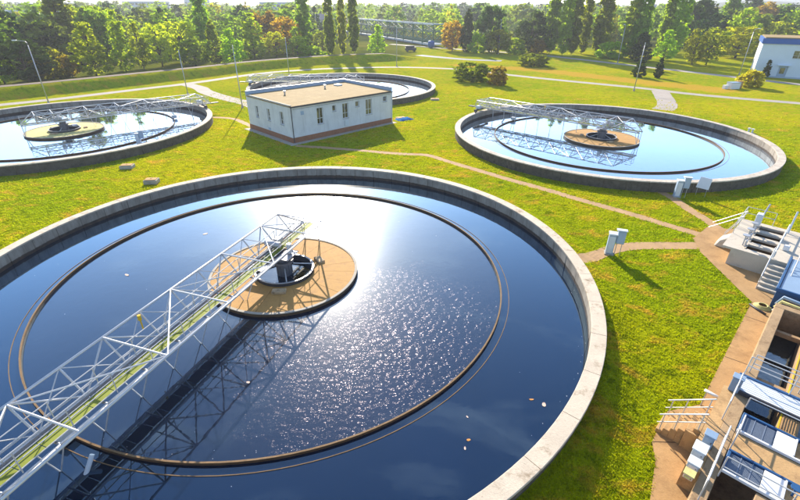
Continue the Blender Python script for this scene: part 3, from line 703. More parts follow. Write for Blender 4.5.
# ------------------------------------------------------------------ basin with channels (local axes: x = across c, y = along s)
def frame_sc(name, s, c, z=0.0):
    o = empty(name, sc(s, c, z), R(-45)); return o     # local +x -> c direction, local +y -> s direction
def srect(name, s0, s1, c0, c1, z0, z1, mat, parent, bev=0.0):
    return bx(name, c0, c1, s0, s1, z0, z1, mat, parent, bev)
ZD = 1.2
def basin():
    t = frame_sc('channel_basin', 0, 0); tag(t, 'tan concrete basin with dark water channels at the lower right', 'basin')
    W_ = 'basin_wall'; D_ = 'basin_deck'
    srect('outer_wall', 10, 29.55, 0.47, 0.93, -1.5, ZD, W_, t, 0.02)
    srect('end_wall', 29.554, 30.05, 0.47, 7.0, -1.5, ZD, W_, t, 0.02)
    for a, b in ((10, 15.55), (19.25, 29.55)): srect('middle_wall', a, b, 2.06, 2.72, -1.5, ZD, W_, t, 0.02)
    srect('middle_wall', 10, 29.55, 5.0, 7.0, -1.5, ZD, W_, t, 0.02)
    srect('end_wall', 9.55, 9.996, 0.47, 7.0, -1.5, ZD, W_, t, 0.02)
    srect('channel_bed', 10, 29.5, 0.94, 4.99, -1.5, -1.2, W_, t)
    srect('deck_slab', 16.85, 17.98, 0.935, 4.995, 0.95, ZD - .004, D_, t)
    srect('deck_edge', 15.0, 20.6, -0.02, 0.466, 0.0, ZD - .006, D_, t)
    for a, b in ((21.7, 29.5),): srect('edge_stripe', a, b, 2.06, 2.12, ZD + .002, ZD + .03, 'yellow_paint', t)
    srect('edge_stripe', 19.3, 20.5, 2.06, 2.12, ZD + .002, ZD + .03, 'yellow_paint', t)
    for a, b, c, d in ((19.25, 29.5, 0.94, 2.05), (10, 15.5, 0.94, 2.05), (19.25, 29.5, 2.73, 4.99), (10, 15.5, 2.73, 4.99)):
        o = MB().box(c, d, a, b, -0.32, -0.30).build('water', 'water_channel', None)
        o.rotation_euler.z = R(-45); tag(o, kind='structure')
    # dark cross beams in the long channel
    for s in (22.6, 27.6): srect('cross_beam', s, s + .22, 0.935, 2.055, 0.55, 0.8, W_, t)
basin()
def walkway():
    t = frame_sc('plank_walkway', 0, 0); tag(t, 'pale grey plank walkway crossing the basin channels', 'walkway')
    y = 20.50; k = 0
    me = MB().box(0.30, 5.6, 0.0, 0.125, 1.33, 1.375).mesh('plank', 'cabinet_light', bev=0.008)
    while y < 21.55:
        o = link('plank', me, t); o.location = (random.uniform(-.02, .02), y, random.uniform(-.004, .004)); y += 0.138
    srect('side_beam', 21.56, 21.70, 0.3, 5.6, 1.21, 1.42, 'blue_paint', t, .01); srect('side_beam', 20.36, 20.48, 0.3, 5.6, 1.21, 1.40, 'steel_dark', t, .01)
walkway()
def hatch(s0, s1, c0, label, grp='blue framed grating hatches'):
    """blue frame, grating bars, white cover plate and a small pit with a valve"""
    t = frame_sc('grating_hatch', s0, c0, ZD); tag(t, label, 'hatch', grp)
    w = s1 - s0
    srect('frame', 0.0, 0.10, 0.0, 2.35, 0.0, 0.12, 'wall_white', t, .01); srect('frame', w - .10, w, 0.0, 2.35, 0.0, 0.14, 'blue_paint', t, .01)
    srect('frame', .104, w - .104, 0.0, 0.10, 0.0, 0.14, 'blue_paint', t, .01); srect('frame', .104, w - .104, 2.25, 2.35, 0.0, 0.12, 'wall_white', t, .01)
    srect('tray', .104, w - .104, .104, 1.78, 0.0, 0.02, 'steel_dark', t)
    bar = MB().box(.11, 1.12, 0, .030, 0.025, .085).mesh('grating_bar', 'grating')
    y = .13
    while y < w - .16: o = link('grating_bar', bar, t); o.location.y = y; y += .052
    for x in (.42, .78): srect('grating_tie', .12, w - .12, x, x + .03, 0.086, 0.10, 'grating', t)
    srect('cover_plate', .11, w - .11, 1.14, 1.74, 0.02, .11, 'wall_white', t, .01)
    srect('pit_floor', .11, w - .11, 1.80, 2.24, 0.0, 0.015, 'basin_deck', t)
    srect('pit_rim', .11, w - .11, 1.742, 1.80, 0.02, .16, 'wall_white', t, .01)
    rod('valve_stem', (2.0, w * .55, 0.015), (2.0, w * .55, 0.42), 0.035, 'blue_paint', t); rod('valve_wheel', (2.0, w * .55, 0.42), (2.0, w * .55, 0.46), 0.17, 'blue_paint', t, 14)
    return t
hatch(18.0, 19.22, 0.95, 'blue framed grating hatch just below the plank walkway')
hatch(15.58, 16.80, 0.95, 'blue framed grating hatch by the lower stairs at the bottom right')
hatch(18.0, 19.22, 3.40, 'blue framed grating hatch cut by the right edge below the walkway')
hatch(15.58, 16.80, 3.40, 'blue framed grating hatch cut by the lower right corner')
t = frame_sc('grate_plate', 19.35, 2.14, ZD + .004); tag(t, 'square tan woven grate plate on the wall below the plank walkway', 'grate')
srect('plate', 0, .95, 0, .52, 0, .04, 'basin_deck', t)
for k in range(6): rod('grate_bar', (0.05 + k * .085, 0.05, .055), (0.05 + k * .085, 0.9, .055), .014, 'baffle', t, 6)

def railing(label, pts, h=1.05, mat='steel_white', spacing=1.6, name='railing', mid=True):
    """posts and two rails along a line of (s,c,z) points"""
    t = frame_sc(name, 0, 0); tag(t, label, 'railing', 'railings of the basin')
    P = [Vector((c, s, z)) for s, c, z in pts]
    for a, b in zip(P[:-1], P[1:]):
        for q in ((h, h * .52) if mid else (h,)): rod('rail', a + Vector((0, 0, q)), b + Vector((0, 0, q)), 0.024, mat, t)
        n = max(1, round((b - a).length / spacing))
        for k in range(n + (b is P[-1])): p = a.lerp(b, k / n); rod('post', p, p + Vector((0, 0, h)), 0.024, mat, t)
    return t
railing('white railing along the outer edge of the basin deck from stairs to walkway', [(18.3, .40, ZD), (20.5, .40, ZD)])
railing('white railing along the basin deck below the lower stairs', [(13.8, .70, ZD), (16.9, .70, ZD)])
railing('white railing on the upper side of the plank walkway', [(21.63, .45, 1.42), (21.63, 5.4, 1.42)])
railing('white railing across the dark channel above the plank walkway', [(22.3, .6, ZD), (22.3, 2.4, ZD)], spacing=2)
railing('white railing above the hatch at the bottom right', [(15.3, .95, ZD), (15.3, 4.8, ZD)], spacing=2)
railing('white railing over the channel between walkway and hatch', [(19.75, 0.95, ZD), (19.75, 4.8, ZD)], h=.55, mid=False, spacing=2.0)
t = railing('mauve white post railing between the two hatches', [(16.95, .98, ZD), (17.9, .98, ZD)], spacing=.95)

def stairs(label, s0, s1, c_bot, c_top, z_top, n, mat):
    t = frame_sc('stairs', s0, c_bot); tag(t, label, 'stairs', 'stairs of the basin'); w = s1 - s0; d = (c_top - c_bot) / n
    for k in range(n): srect('step', 0.0, w, d * k, d * (k + 1) - .002, 0.0, z_top * (k + 1) / n, mat, t, .012)
    for y in (-.11, w + .01): srect('cheek', y, y + .10, d * (n - 2), d * n, 0.0, z_top * (n - 1) / n, mat, t)
    for y in (.06, w - .06):
        rod('handrail', (-.05, y, .95), (d * n, y, z_top + .95), .03, 'steel_white', t)
        rod('handrail', (-.05, y, .5), (d * n, y, z_top + .5), .022, 'steel_white', t)
        for k in (0, 2, n - 1): rod('rail_post', (d * (k + .5), y, z_top * (k + 1) / n), (d * (k + .5), y, z_top * (k + .5) / n + .97), .022, 'steel_white', t)
    return t
stairs('lower concrete stairs of five steps up to the basin deck', 17.0, 18.2, -1.45, -0.024, ZD - .006, 6, 'basin_deck')
t = frame_sc('stairs', 35.6, -0.70); tag(t, 'upper concrete stairs with white rails beside the slotted chamber', 'stairs', 'stairs of the basin')
for k in range(6): srect('step', -.36 * (6 - k), -.36 * (5 - k) - .002, 0, 1.3, 0, 1.24 * (k + 1) / 7, 'box_concrete', t, .012)
for x in (-.02, 1.3):
    for z in (.55, 1.0): rod('handrail', (x, -2.3, z), (x, 0, 1.2 + z), .035, 'steel_white', t)
    for y, z in ((-2.2, 0.0), (-1.1, .5), (-.1, 1.0)): rod('rail_post', (x, y, z), (x, y, z + 1.05), .03, 'steel_white', t)

# slotted flow chamber
def chamber():
    t = frame_sc('flow_chamber', 35.75, -3.5); tag(t, 'pale raised concrete chamber with four open slots by the paved yard', 'chamber')
    L, Wd, H = 6.3, 4.6, 1.3
    # body: lower walls set back, cap slab with four openings
    hs = [(1.28, 2.75, .55 + k * 1.42, 1.42 + k * 1.42) for k in range(4)]   # (c0,c1,s0,s1)
    xs = sorted({0.0, Wd, 1.28, 2.75}); ys = sorted({0.0, L, *[h[2] for h in hs], *[h[3] for h in hs]})
    m = MB()
    for a, b in zip(xs[:-1], xs[1:]):
        for c, d in zip(ys[:-1], ys[1:]):
            if any(h[0] < (a + b) / 2 < h[1] and h[2] < (c + d) / 2 < h[3] for h in hs): continue
            m.box(a, b, c, d, H - .16, H)
    m.build('cap_slab', 'box_concrete', t)
    srect('wall', .0, .25, .55, 4.5, 0, H - .163, 'box_concrete', t); srect('wall', L - .25, L, .55, 4.5, 0, H - .163, 'box_concrete', t)
    srect('wall', .252, L - .252, .55, .8, 0, H - .163, 'box_concrete', t); srect('wall', .252, L - .252, 4.25, 4.5, 0, H - .163, 'box_concrete', t)
    for k in range(3): srect('divider', 1.42 + k * 1.42 + .05, 1.97 + k * 1.42 - .05, 1.2, 2.8, .1, H - .17, 'baffle', t)
    srect('pit_bed', .3, L - .3, .82, 4.2, .05, .12, 'steel_dark', t)
    for h in hs:
        m = MB(); m.box(h[0] - .07, h[0], h[2] - .07, h[3] + .07, H + .002, H + .05); m.box(h[1], h[1] + .07, h[2] - .07, h[3] + .07, H + .002, H + .05); m.build('slot_curb', 'coping', t)
    for k in range(4):                       # gate spindles beside the slots
        y = .98 + k * 1.42
        rod('gate_spindle', (1.0, y, H), (1.0, y, H + .75), .045, 'galvanised', t); rod('gate_wheel', (1.0, y, H + .75), (1.0, y, H + .80), .22, 'galvanised', t, 14)
        srect('gate_frame', y - .2, y + .2, 1.10, 1.20, H + .002, H + .42, 'galvanised', t, .01)
    srect('gate_motor', 4.6, 5.2, .85, 1.25, H + .3, H + 1.2, 'cabinet_light', t, .04)
    rod('gate_motor_arm', (1.05, 4.9, H), (1.3, 5.4, H + 1.9), .06, 'galvanised', t)
    rod('lift_post', (2.95, 5.6, H), (2.95, 6.1, H + 1.6), .06, 'cabinet_light', t)
    rod('slot_rail', (2.85, .1, H + .5), (2.85, 6.1, H + .5), .035, 'cabinet_light', t)
    for y in (.2, 2.2, 4.2, 6.0): rod('slot_rail_post', (2.85, y, H), (2.85, y, H + .5), .03, 'cabinet_light', t)
    bx('bollard', 3.1, 3.45, 2.0, 2.35, H + .002, H + .38, 'wall_white', t, .05)
chamber()
railing('white railing around the far left corner of the slotted chamber', [(38.5, -3.45, 1.3), (42.0, -3.45, 1.3), (42.0, -1.6, 1.3)], spacing=1.8)
t = frame_sc('ramp_block', 38.2, -4.3); tag(t, 'rounded pale concrete ramp block at the left of the slotted chamber', 'ramp block')
m = MB(); m.hexa([(0, 0, 0), (.78, 0, 0), (.78, 1.5, 0), (0, 1.5, 0), (.25, .2, .55), (.78, .1, .95), (.78, 1.4, .95), (.25, 1.3, .55)]); m.build('block', 'box_concrete', t, bev=.08)
for k in range(2):
    rod('handrail', (.1, 1.7 + k * 1.3, .1), (1.0, 1.9 + k * 1.3, 2.1), .03, 'steel_white', t); rod('handrail', (-.9, 1.7 + k * 1.3, .7), (1.0, 1.9 + k * 1.3, 2.2), .03, 'steel_white', t)

# blue covered tank at the right edge
t = frame_sc('covered_tank', 31.5, 0.22); tag(t, 'blue rimmed tank with a pale blue cover at the right edge', 'tank')
srect('body', .05, 5.3, .05, 4.4, 0, 1.18, 'blue_paint', t); srect('cover', .12, 5.2, .12, 4.3, 1.26, 1.34, 'pale_blue', t, .02)
srect('rim', -.04, .10, -.04, 4.45, 1.182, 1.42, 'blue_paint', t, .02); srect('rim', .104, 5.3, -.04, .10, 1.182, 1.42, 'blue_paint', t, .02)
for k in range(3): srect('cover_seam', .13, 5.19, 1.1 + k * 1.1, 1.14 + k * 1.1, 1.342, 1.37, 'blue_paint', t)
t = frame_sc('pipe_bundle', 30.2, .4); tag(t, 'bundle of pale curved pipes between the blue tank and the dark channel', 'pipes')
for k, (z, mm) in enumerate(((.92, 'cabinet_light'), (1.12, 'board_cream'), (1.30, 'pale_blue'), (1.02, 'steel_dark'))):
    MB().tube([(.1, .25 * k, z * .6), (.3, .28 * k + .05, z), (1.2, .22 * k - .05, z + .02), (2.2, .16 * k - .2, z), (3.6, .1 * k - .5, z)], .09, 8).build('pipe', mm, t, True)
t = frame_sc('hose_drum', 30.9, -.55); t.scale = (.72, .72, .6); tag(t, 'coiled pale hose with a dark pipe on the yard before the basin wall', 'hose')
for k in range(5):
    a = [(0.75 + (.62 - .07 * k) * math.cos(q * math.pi / 7), .45 + (.55 - .05 * k) * math.sin(q * math.pi / 7), .07 + .05 * k) for q in range(15)]
    MB().tube(a, .05, 6, cap=False).build('hose_coil', 'board_cream', t, True)
MB().tube([(-.1, .1, .12), (.5, -.35, .13), (1.15, -.75, .14)], .10, 8).build('dark_pipe', 'steel_dark', t, True)

# small cabinets on the basin deck
def cabinet(label, s, c, w, d, h, mat, z=ZD, roof='wall_white', name='control_cabinet'):
    t = frame_sc(name, s, c, z); tag(t, label, 'cabinet', 'cabinets on the basin deck')
    srect('body', 0, d, 0, w, 0, h, mat, t, .02); srect('lid', -.03, d + .03, -.03, w + .03, h + .002, h + .04, roof, t, .008); srect('door', -.014, -.001, .04, w - .04, .06, h - .06, roof, t)
    rod('door_handle', (w * .8, -.03, h * .5), (w * .8, -.03, h * .62), .012, 'steel_dark', t)
cabinet('pale blue control cabinet at the left end of the plank walkway', 20.35, 0.15, .38, .34, .75, 'pale_blue', roof='pale_blue')
cabinet('pale blue cabinet at the top of the lower stairs', 16.3, .12, .34, .34, .6, 'pale_blue', roof='pale_blue')
cabinet('wide grey cabinet on the basin edge near the bottom edge', 15.55, -.02, .40, .5, .36, 'cabinet_light', roof='cabinet_light')
cabinet('small grey cabinet nearest the bottom edge on the basin rim', 14.85, .02, .36, .36, .32, 'cabinet', roof='cabinet_light')
cabinet('small pale crate nearest the bottom edge beside the small grey cabinet', 14.35, .05, .30, .3, .22, 'leaf_pale', roof='board_cream')
t = frame_sc('drain_pipe', 19.9, -.55); tag(t, 'short white pipe with dark end by the basin edge', 'pipe')
MB().tube([(0, .1, .9), (.3, 0, .95), (.62, -.08, 1.0)], .07, 8).build('pipe', 'cabinet_light', t, True); rod('pipe_end', (.6, -.075, 1.0), (.8, -.12, 1.02), .085, 'steel_dark', t)
rod('pipe_leg', (.1, .07, 0.03), (.1, .07, .92), .03, 'galvanised', t); 

# ------------------------------------------------------------------ kiosks, sign, hatches on the lawn
def kiosk(label, x, y, rz, sc_=1.0):
    t = empty('switch_kiosk', (x, y, float(ground_z([(x, y)])[0])), rz); tag(t, label, 'kiosk', 'switch kiosks on the lawn'); t.scale = (sc_,) * 3
    bx('base', -.32, .32, -.3, .3, 0, .10, 'concrete', t); bx('cabinet', -.26, .22, -.24, .24, .10, 1.62, 'cabinet', t, .02)
    bx('hood', -.30, .30, -.30, .30, 1.622, 1.72, 'cabinet_light', t, .02)
    p = bx('panel', .26, .80, -.20, .06, .98, 2.02, 'cabinet', t, .03); bx('panel_door', .32, .74, -.225, -.201, 1.05, 1.92, 'cabinet', p)
    bx('panel_hood', .14, .86, -.28, .12, 2.024, 2.08, 'cabinet_light', t, .02)
    for x_ in (.36, .70): rod('leg', (x_, -.07, 0.0), (x_, -.07, 1.0), .025, 'galvanised', t)
    bx('door', -.22, .18, -.262, -.241, .2, 1.5, 'cabinet_light', t)
kiosk('grey blue switch kiosk by the path at the rim of the nearest tank', 15.45, 28.75, R(-20))
kiosk('grey blue switch kiosk at the rim of the right-hand tank beside the white board', 26.55, 40.0, R(-15))
kiosk('grey switch kiosk at the near rim of the left-hand tank', -33.9, 57.2, R(10), .95)
t = empty('notice_board', (29.0, 40.3, 0), R(-50)); tag(t, 'tilted white board on two thin legs at the right-hand tank', 'board')
m = MB(); m.hexa([(-.55, -.02, .75), (.55, -.02, .75), (.55, .02, .75), (-.55, .02, .75), (-.5, .33, 1.75), (.5, .33, 1.75), (.5, .37, 1.75), (-.5, .37, 1.75)]); m.build('panel', 'wall_white', t, bev=.01)
for x in (-.4, .4): rod('leg', (x, .1, 0), (x, .06, .85), .022, 'galvanised', t)
def manhole(label, x, y, rz, w=1.15, d=.8, h=.32):
    t = empty('manhole_block', (x, y, 0), rz); tag(t, label, 'manhole', 'concrete manhole blocks on the lawn')
    bx('block', -w / 2, w / 2, -d / 2, d / 2, 0, h, 'concrete', t, .03); bx('lid', -w * .42, w * .42, -d * .4, d * .4, h + .002, h + .06, 'board_tan', t, .01)
    rod('lid_handle', (-.1, 0, h + .09), (.1, 0, h + .09), .015, 'steel_dark', t)
manhole('upper of two tan-topped manhole blocks on the left lawn', -30.6, 48.1, .15, 1.35, .95, .36)
manhole('lower of two tan-topped manhole blocks next to the nearest tank', -25.5, 43.3, .1, 1.3, .95, .42)
manhole('tan-topped manhole block in front of the right-hand tank', 21.7, 42.7, -.1, 1.15, .7, .34)
manhole('flat grey manhole block on the lawn right of the farthest tank', 6.7, 90.1, 0, 1.6, 1.2, .25)
manhole('flat dark manhole block on the lawn between footpath and white building', 0.1, 73.6, .4, 1.5, 1.2, .2)
t = empty('valve_posts', (50.5, 64.5, 0), .2); tag(t, 'pair of small white valve posts on the lawn right of the right-hand tank', 'valve')
for x, h in ((-.35, .75), (.35, .6)): rod('valve_post', (x, 0, 0), (x, 0, h), .12, 'cabinet_light', t, 10); rod('valve_cap', (x, 0, h), (x, 0, h + .1), .2, 'wall_white', t, 10)
bx('valve_base', -.7, .9, -.3, .3, 0, .06, 'steel_dark', t)
t = empty('white_crate', (74.6, 105.2, 0), .15); tag(t, 'white crate and reddish box by the golden bush on the lawn', 'crate')
bx('body', -1.1, 1.1, -.8, .8, 0, 1.3, 'wall_white', t, .04); bx('lid', -1.15, 1.15, -.85, .85, 1.302, 1.4, 'pale_blue', t, .02); bx('side_box', 1.15, 2.6, .2, 1.2, 0, 1.5, 'board_tan', t, .03); bx('step_box', -2.3, -1.4, -.4, .4, 0, .8, 'wall_white', t, .03)
t = empty('blue_tarp', (0.6, 73.0, 0), .6); tag(t, 'blue tarpaulin lying at the right end of the white building', 'tarpaulin')
m = MB(); n = 8
for i in range(n + 1):
    for j in range(n + 1):
        x, y = (i / n - .5) * 2.8, (j / n - .5) * 1.8; e = max(0, 1 - max(abs(x) / 1.4, abs(y) / .9) ** 4); m.v.append((x, y, .02 + .32 * e * (0.7 + .3 * math.sin(5 * x + 3 * y))))
for i in range(n):
    for j in range(n): a = i * (n + 1) + j; m.f.append((a, a + n + 1, a + n + 2, a + 1)); m.mi.append(0)
m.build('sheet', 'tarp_blue', t, True)

# floating leaves and foam on the nearest tank
for k, (x, y, r_, mm, lab) in enumerate(((6.1, 14.7, .075, 'leaf_dead', 'orange leaf afloat at lower right, upper one of the pair'), (6.6, 14.4, .09, 'leaf_pale', 'pale orange leaf afloat at lower right, lower one of the pair'),
        (-18.4, 25.4, .13, 'leaf_pale', 'pinkish leaf afloat left of the centre island'), (-15.5, 31.6, .13, 'leaf_pale', 'small pink leaf afloat left above the centre island'),
        (3.0, 13.7, .05, 'leaf_pale', 'tiny pale leaf afloat in the lower right water, topmost of three'), (2.9, 12.5, .06, 'leaf_dead', 'tiny brownish leaf afloat in the lower right water, middle of three'), (2.7, 12.1, .06, 'leaf_pale', 'tiny pale leaf afloat in the lower right water, lowest of three'),
        (-7.3, 15.7, .07, 'leaf_pale', 'small pale leaf afloat below the centre island'))):
    m = MB(); m.poly([(r_ * 1.5 * math.cos(a) , r_ * math.sin(a) * (1 if k % 2 else .7), .012 * math.cos(2 * a)) for a in [q * math.pi / 4 + .1 * q % .3 for q in range(8)]])
    o = m.build('floating_leaf', mm); o.location = (x, y, WATER_Z + .018); o.rotation_euler.z = k * 1.3; tag(o, lab, 'leaf', 'leaves afloat on the nearest tank')

# ------------------------------------------------------------------ street lamps
def lamp(label, x, y, h, az, arm=1.4, head=True):
    z = float(ground_z([(x, y)])[0]); t = empty('street_lamp', (x, y, z), az); tag(t, label, 'street lamp', 'street lamps around the tanks')
    MB().lathe([(0, 0), (.22, 0), (.22, .35), (.13, .45), (0, .45)], 12, closed=False).build('foot', 'concrete', t)
    MB().tube([(0, 0, .4), (0, 0, h * .5), (0, 0, h - .5)], [.10, .085, .06], 8).build('pole', 'galvanised', t, True)
    if head:
        MB().tube([(0, 0, h - .5), (0.02, 0, h - .15), (.25, 0, h + .12), (arm, 0, h + .22)], .045, 8).build('arm', 'galvanised', t, True)
        hd = MB().box(arm - .15, arm + .65, -.16, .16, h + .16, h + .32).build('lamp_head', 'cabinet_light', t, bev=.05); MB().box(arm, arm + .55, -.11, .11, h + .145, h + .158).build('lens', 'lens', hd)
    else:
        rod('cap', (0, 0, h - .5), (0, 0, h), .09, 'galvanised', t)
lamp('tall curved street lamp at the far rim of the left-hand tank', -64.9, 84.8, 10.4, math.pi, 1.8)
lamp('thin lamp post between the left-hand tank and the dike', -43.4, 94.7, 8.4, math.pi, .8, False)
lamp('thin lamp post at the loop of the road left of the white building', -28.2, 81.7, 10.2, math.pi, .8, False)
lamp('thin lamp post behind the farthest tank, left of the building roof', -29.0, 123.3, 9.0, 1.2, .8, False)
lamp('thin lamp post behind the farthest tank below the green footbridge', -1.2, 145.0, 11.0, 1.6, .8, False)
lamp('leaning-looking lamp post on the lawn by the two cone conifers', 50.8, 101.6, 9.6, 1.5, 1.0, False)
lamp('tall lamp with arm left of the blue-roofed hall', 91.6, 128.4, 11.0, .4, 1.6)
lamp('thin lamp post on the lawn edge before the poplar row', 70.5, 156.0, 11.0, 1.5, 1.0)
lamp('thin lamp post by the far road behind the central lawn', 37.5, 186.0, 11.5, 1.5, 1.0)

# ------------------------------------------------------------------ trees
def crown_mesh(name, shape, mat, n_clump=70, per=34, leaf=0.035, seed=1, low=0.12, clump=0.11, asp=1.3):
    """leaf faces in clumps through a crown of height 1 and width 1 (scaled per tree); shape(z) gives the half width 0..0.5 at height z"""
    g = np.random.default_rng(seed); V = []; F = []
    cs = []
    while len(cs) < n_clump:
        z = g.uniform(low, 1.0); w = shape(z)
        if g.random() > w / 0.5 + 0.12: continue
        a = g.uniform(0, 2 * math.pi); r_ = w * math.sqrt(g.uniform(0.25, 1.0)) * g.uniform(.85, 1.08)
        cs.append((r_ * math.cos(a), r_ * math.sin(a), z, g.uniform(.6, 1.3)))
    cs = np.array(cs); C = np.repeat(cs, per, axis=0); N = len(C)
    d = g.normal(size=(N, 3)); d /= np.linalg.norm(d, axis=1)[:, None]
    P = C[:, :3] + d * (g.random(N) ** .6)[:, None] * (clump * C[:, 3])[:, None] * np.array([1, 1, .8 / asp])
    nrm = d + g.normal(size=(N, 3)) * .7 + np.array([0, 0, .35]); nrm /= np.linalg.norm(nrm, axis=1)[:, None]
    t = np.cross(nrm, g.normal(size=(N, 3))); t /= np.linalg.norm(t, axis=1)[:, None]; b = np.cross(nrm, t)
    s = leaf * g.uniform(.6, 1.4, N)[:, None]
    t = t * np.array([1, 1, 1 / asp]); b = b * np.array([1, 1, 1 / asp])
    q = np.stack([P - t * s, P + b * s * .7, P + t * s, P - b * s * .7], 1).reshape(-1, 3)
    me = bpy.data.meshes.new(name); me.vertices.add(len(q)); me.vertices.foreach_set('co', q.ravel())
    me.loops.add(len(q)); me.loops.foreach_set('vertex_index', np.arange(len(q))); me.polygons.add(N); me.polygons.foreach_set('loop_start', np.arange(N) * 4)
    me.update(calc_edges=True); me.materials.append(MATS[mat]); return me, cs
def trunk_mesh(name, cs, top, r0=0.03):
    m = MB(); m.tube([(0, 0, -.02), (.006, .004, top * .35), (-.006, .004, top * .7), (0, 0, top)], [r0, r0 * .8, r0 * .5, r0 * .15], 7)
    for c in cs[::5]:
        z0 = max(.1, c[2] * .72 - .06); m.tube([(0, 0, z0), (c[0] * .5, c[1] * .5, (z0 + c[2]) / 2 + .02), (c[0] * .92, c[1] * .92, c[2])], [r0 * .45, r0 * .28, r0 * .08], 5)
    return m.mesh(name, 'bark', True)
def sh_round(z): return .5 * math.sqrt(max(0, 1 - ((z - .56) / .46) ** 2))
def sh_cone(z): return .5 * max(0, (1.03 - z)) ** .75 * min(1, (z - .03) / .15) if z > .03 else 0
def sh_spire(z): return .5 * max(0, (1.02 - z)) ** .6 * min(1, (z + .05) / .25)
def sh_poplar(z): return .5 * min(1, ((z + .02) / .22)) * max(0, 1.02 - z) ** .45
def sh_bush(z): return .5 * math.sqrt(max(0, 1 - ((z - .40) / .62) ** 2))
def sh_hedge(z): return .5 * (1 - max(0, z - .8) * 1.2)
KINDS = {  # shape, material, clumps, leaves per clump, leaf size, clump size, lowest leaf, trunk radius, height to width
    'lime': (sh_cone, 'leaf_lime', 100, 24, .040, .12, .06, .022, 1.6), 'lime2': (sh_round, 'leaf_lime2', 90, 24, .040, .12, .12, .025, 1.3),
    'scrub': (sh_bush, 'leaf_olive', 80, 34, .042, .12, .03, .02, .8), 'gold': (sh_round, 'leaf_gold', 70, 34, .05, .13, .08, .025, 1.2),
    'spire': (sh_spire, 'leaf_lime', 110, 26, .050, .13, .04, .02, 2.4), 'spire2': (sh_spire, 'leaf_green', 110, 36, .05, .13, .04, .02, 2.3),
    'round': (sh_round, 'leaf_green', 90, 26, .040, .12, .08, .025, 1.1), 'olive': (sh_round, 'leaf_olive', 95, 26, .038, .12, .06, .025, 1.5),
    'dark': (sh_round, 'leaf_dark', 90, 36, .042, .12, .04, .025, 1.2), 'dark2': (sh_bush, 'leaf_dark', 95, 36, .036, .11, .05, .02, .9),
    'poplar': (sh_poplar, 'leaf_poplar', 200, 28, .075, .17, .03, .009, 4.6), 'poplar2': (sh_poplar, 'leaf_lime', 190, 28, .078, .17, .03, .009, 5.0),
    'rust': (sh_round, 'leaf_rust', 85, 34, .040, .12, .10, .025, 1.4), 'orange': (sh_round, 'leaf_orange', 90, 34, .042, .12, .06, .025, 1.2),
    'bush': (sh_bush, 'leaf_lime', 85, 34, .042, .12, .02, .02, .8), 'conifer': (sh_spire, 'leaf_dark', 120, 36, .045, .12, .03, .02, 1.8),
    'hedge': (sh_hedge, 'leaf_hedge', 130, 36, .036, .10, .02, .02, .8), 'hedge2': (sh_bush, 'leaf_rust', 90, 34, .045, .12, .02, .02, 1.0),
    'cone': (sh_spire, 'leaf_dark', 120, 36, .05, .12, .02, .02, 2.0), 'goldbush': (sh_bush, 'leaf_gold', 100, 34, .045, .12, .02, .02, .9)}
PROTO = {}
for i, (k, (sh, mt, nc, per, lf, cl, lo, tr, asp)) in enumerate(KINDS.items()):
    me, cs = crown_mesh('crown', sh, mt, nc, per, lf, 30 + i, lo, cl, asp); PROTO[k] = (me, trunk_mesh('trunk', cs, .9, tr))
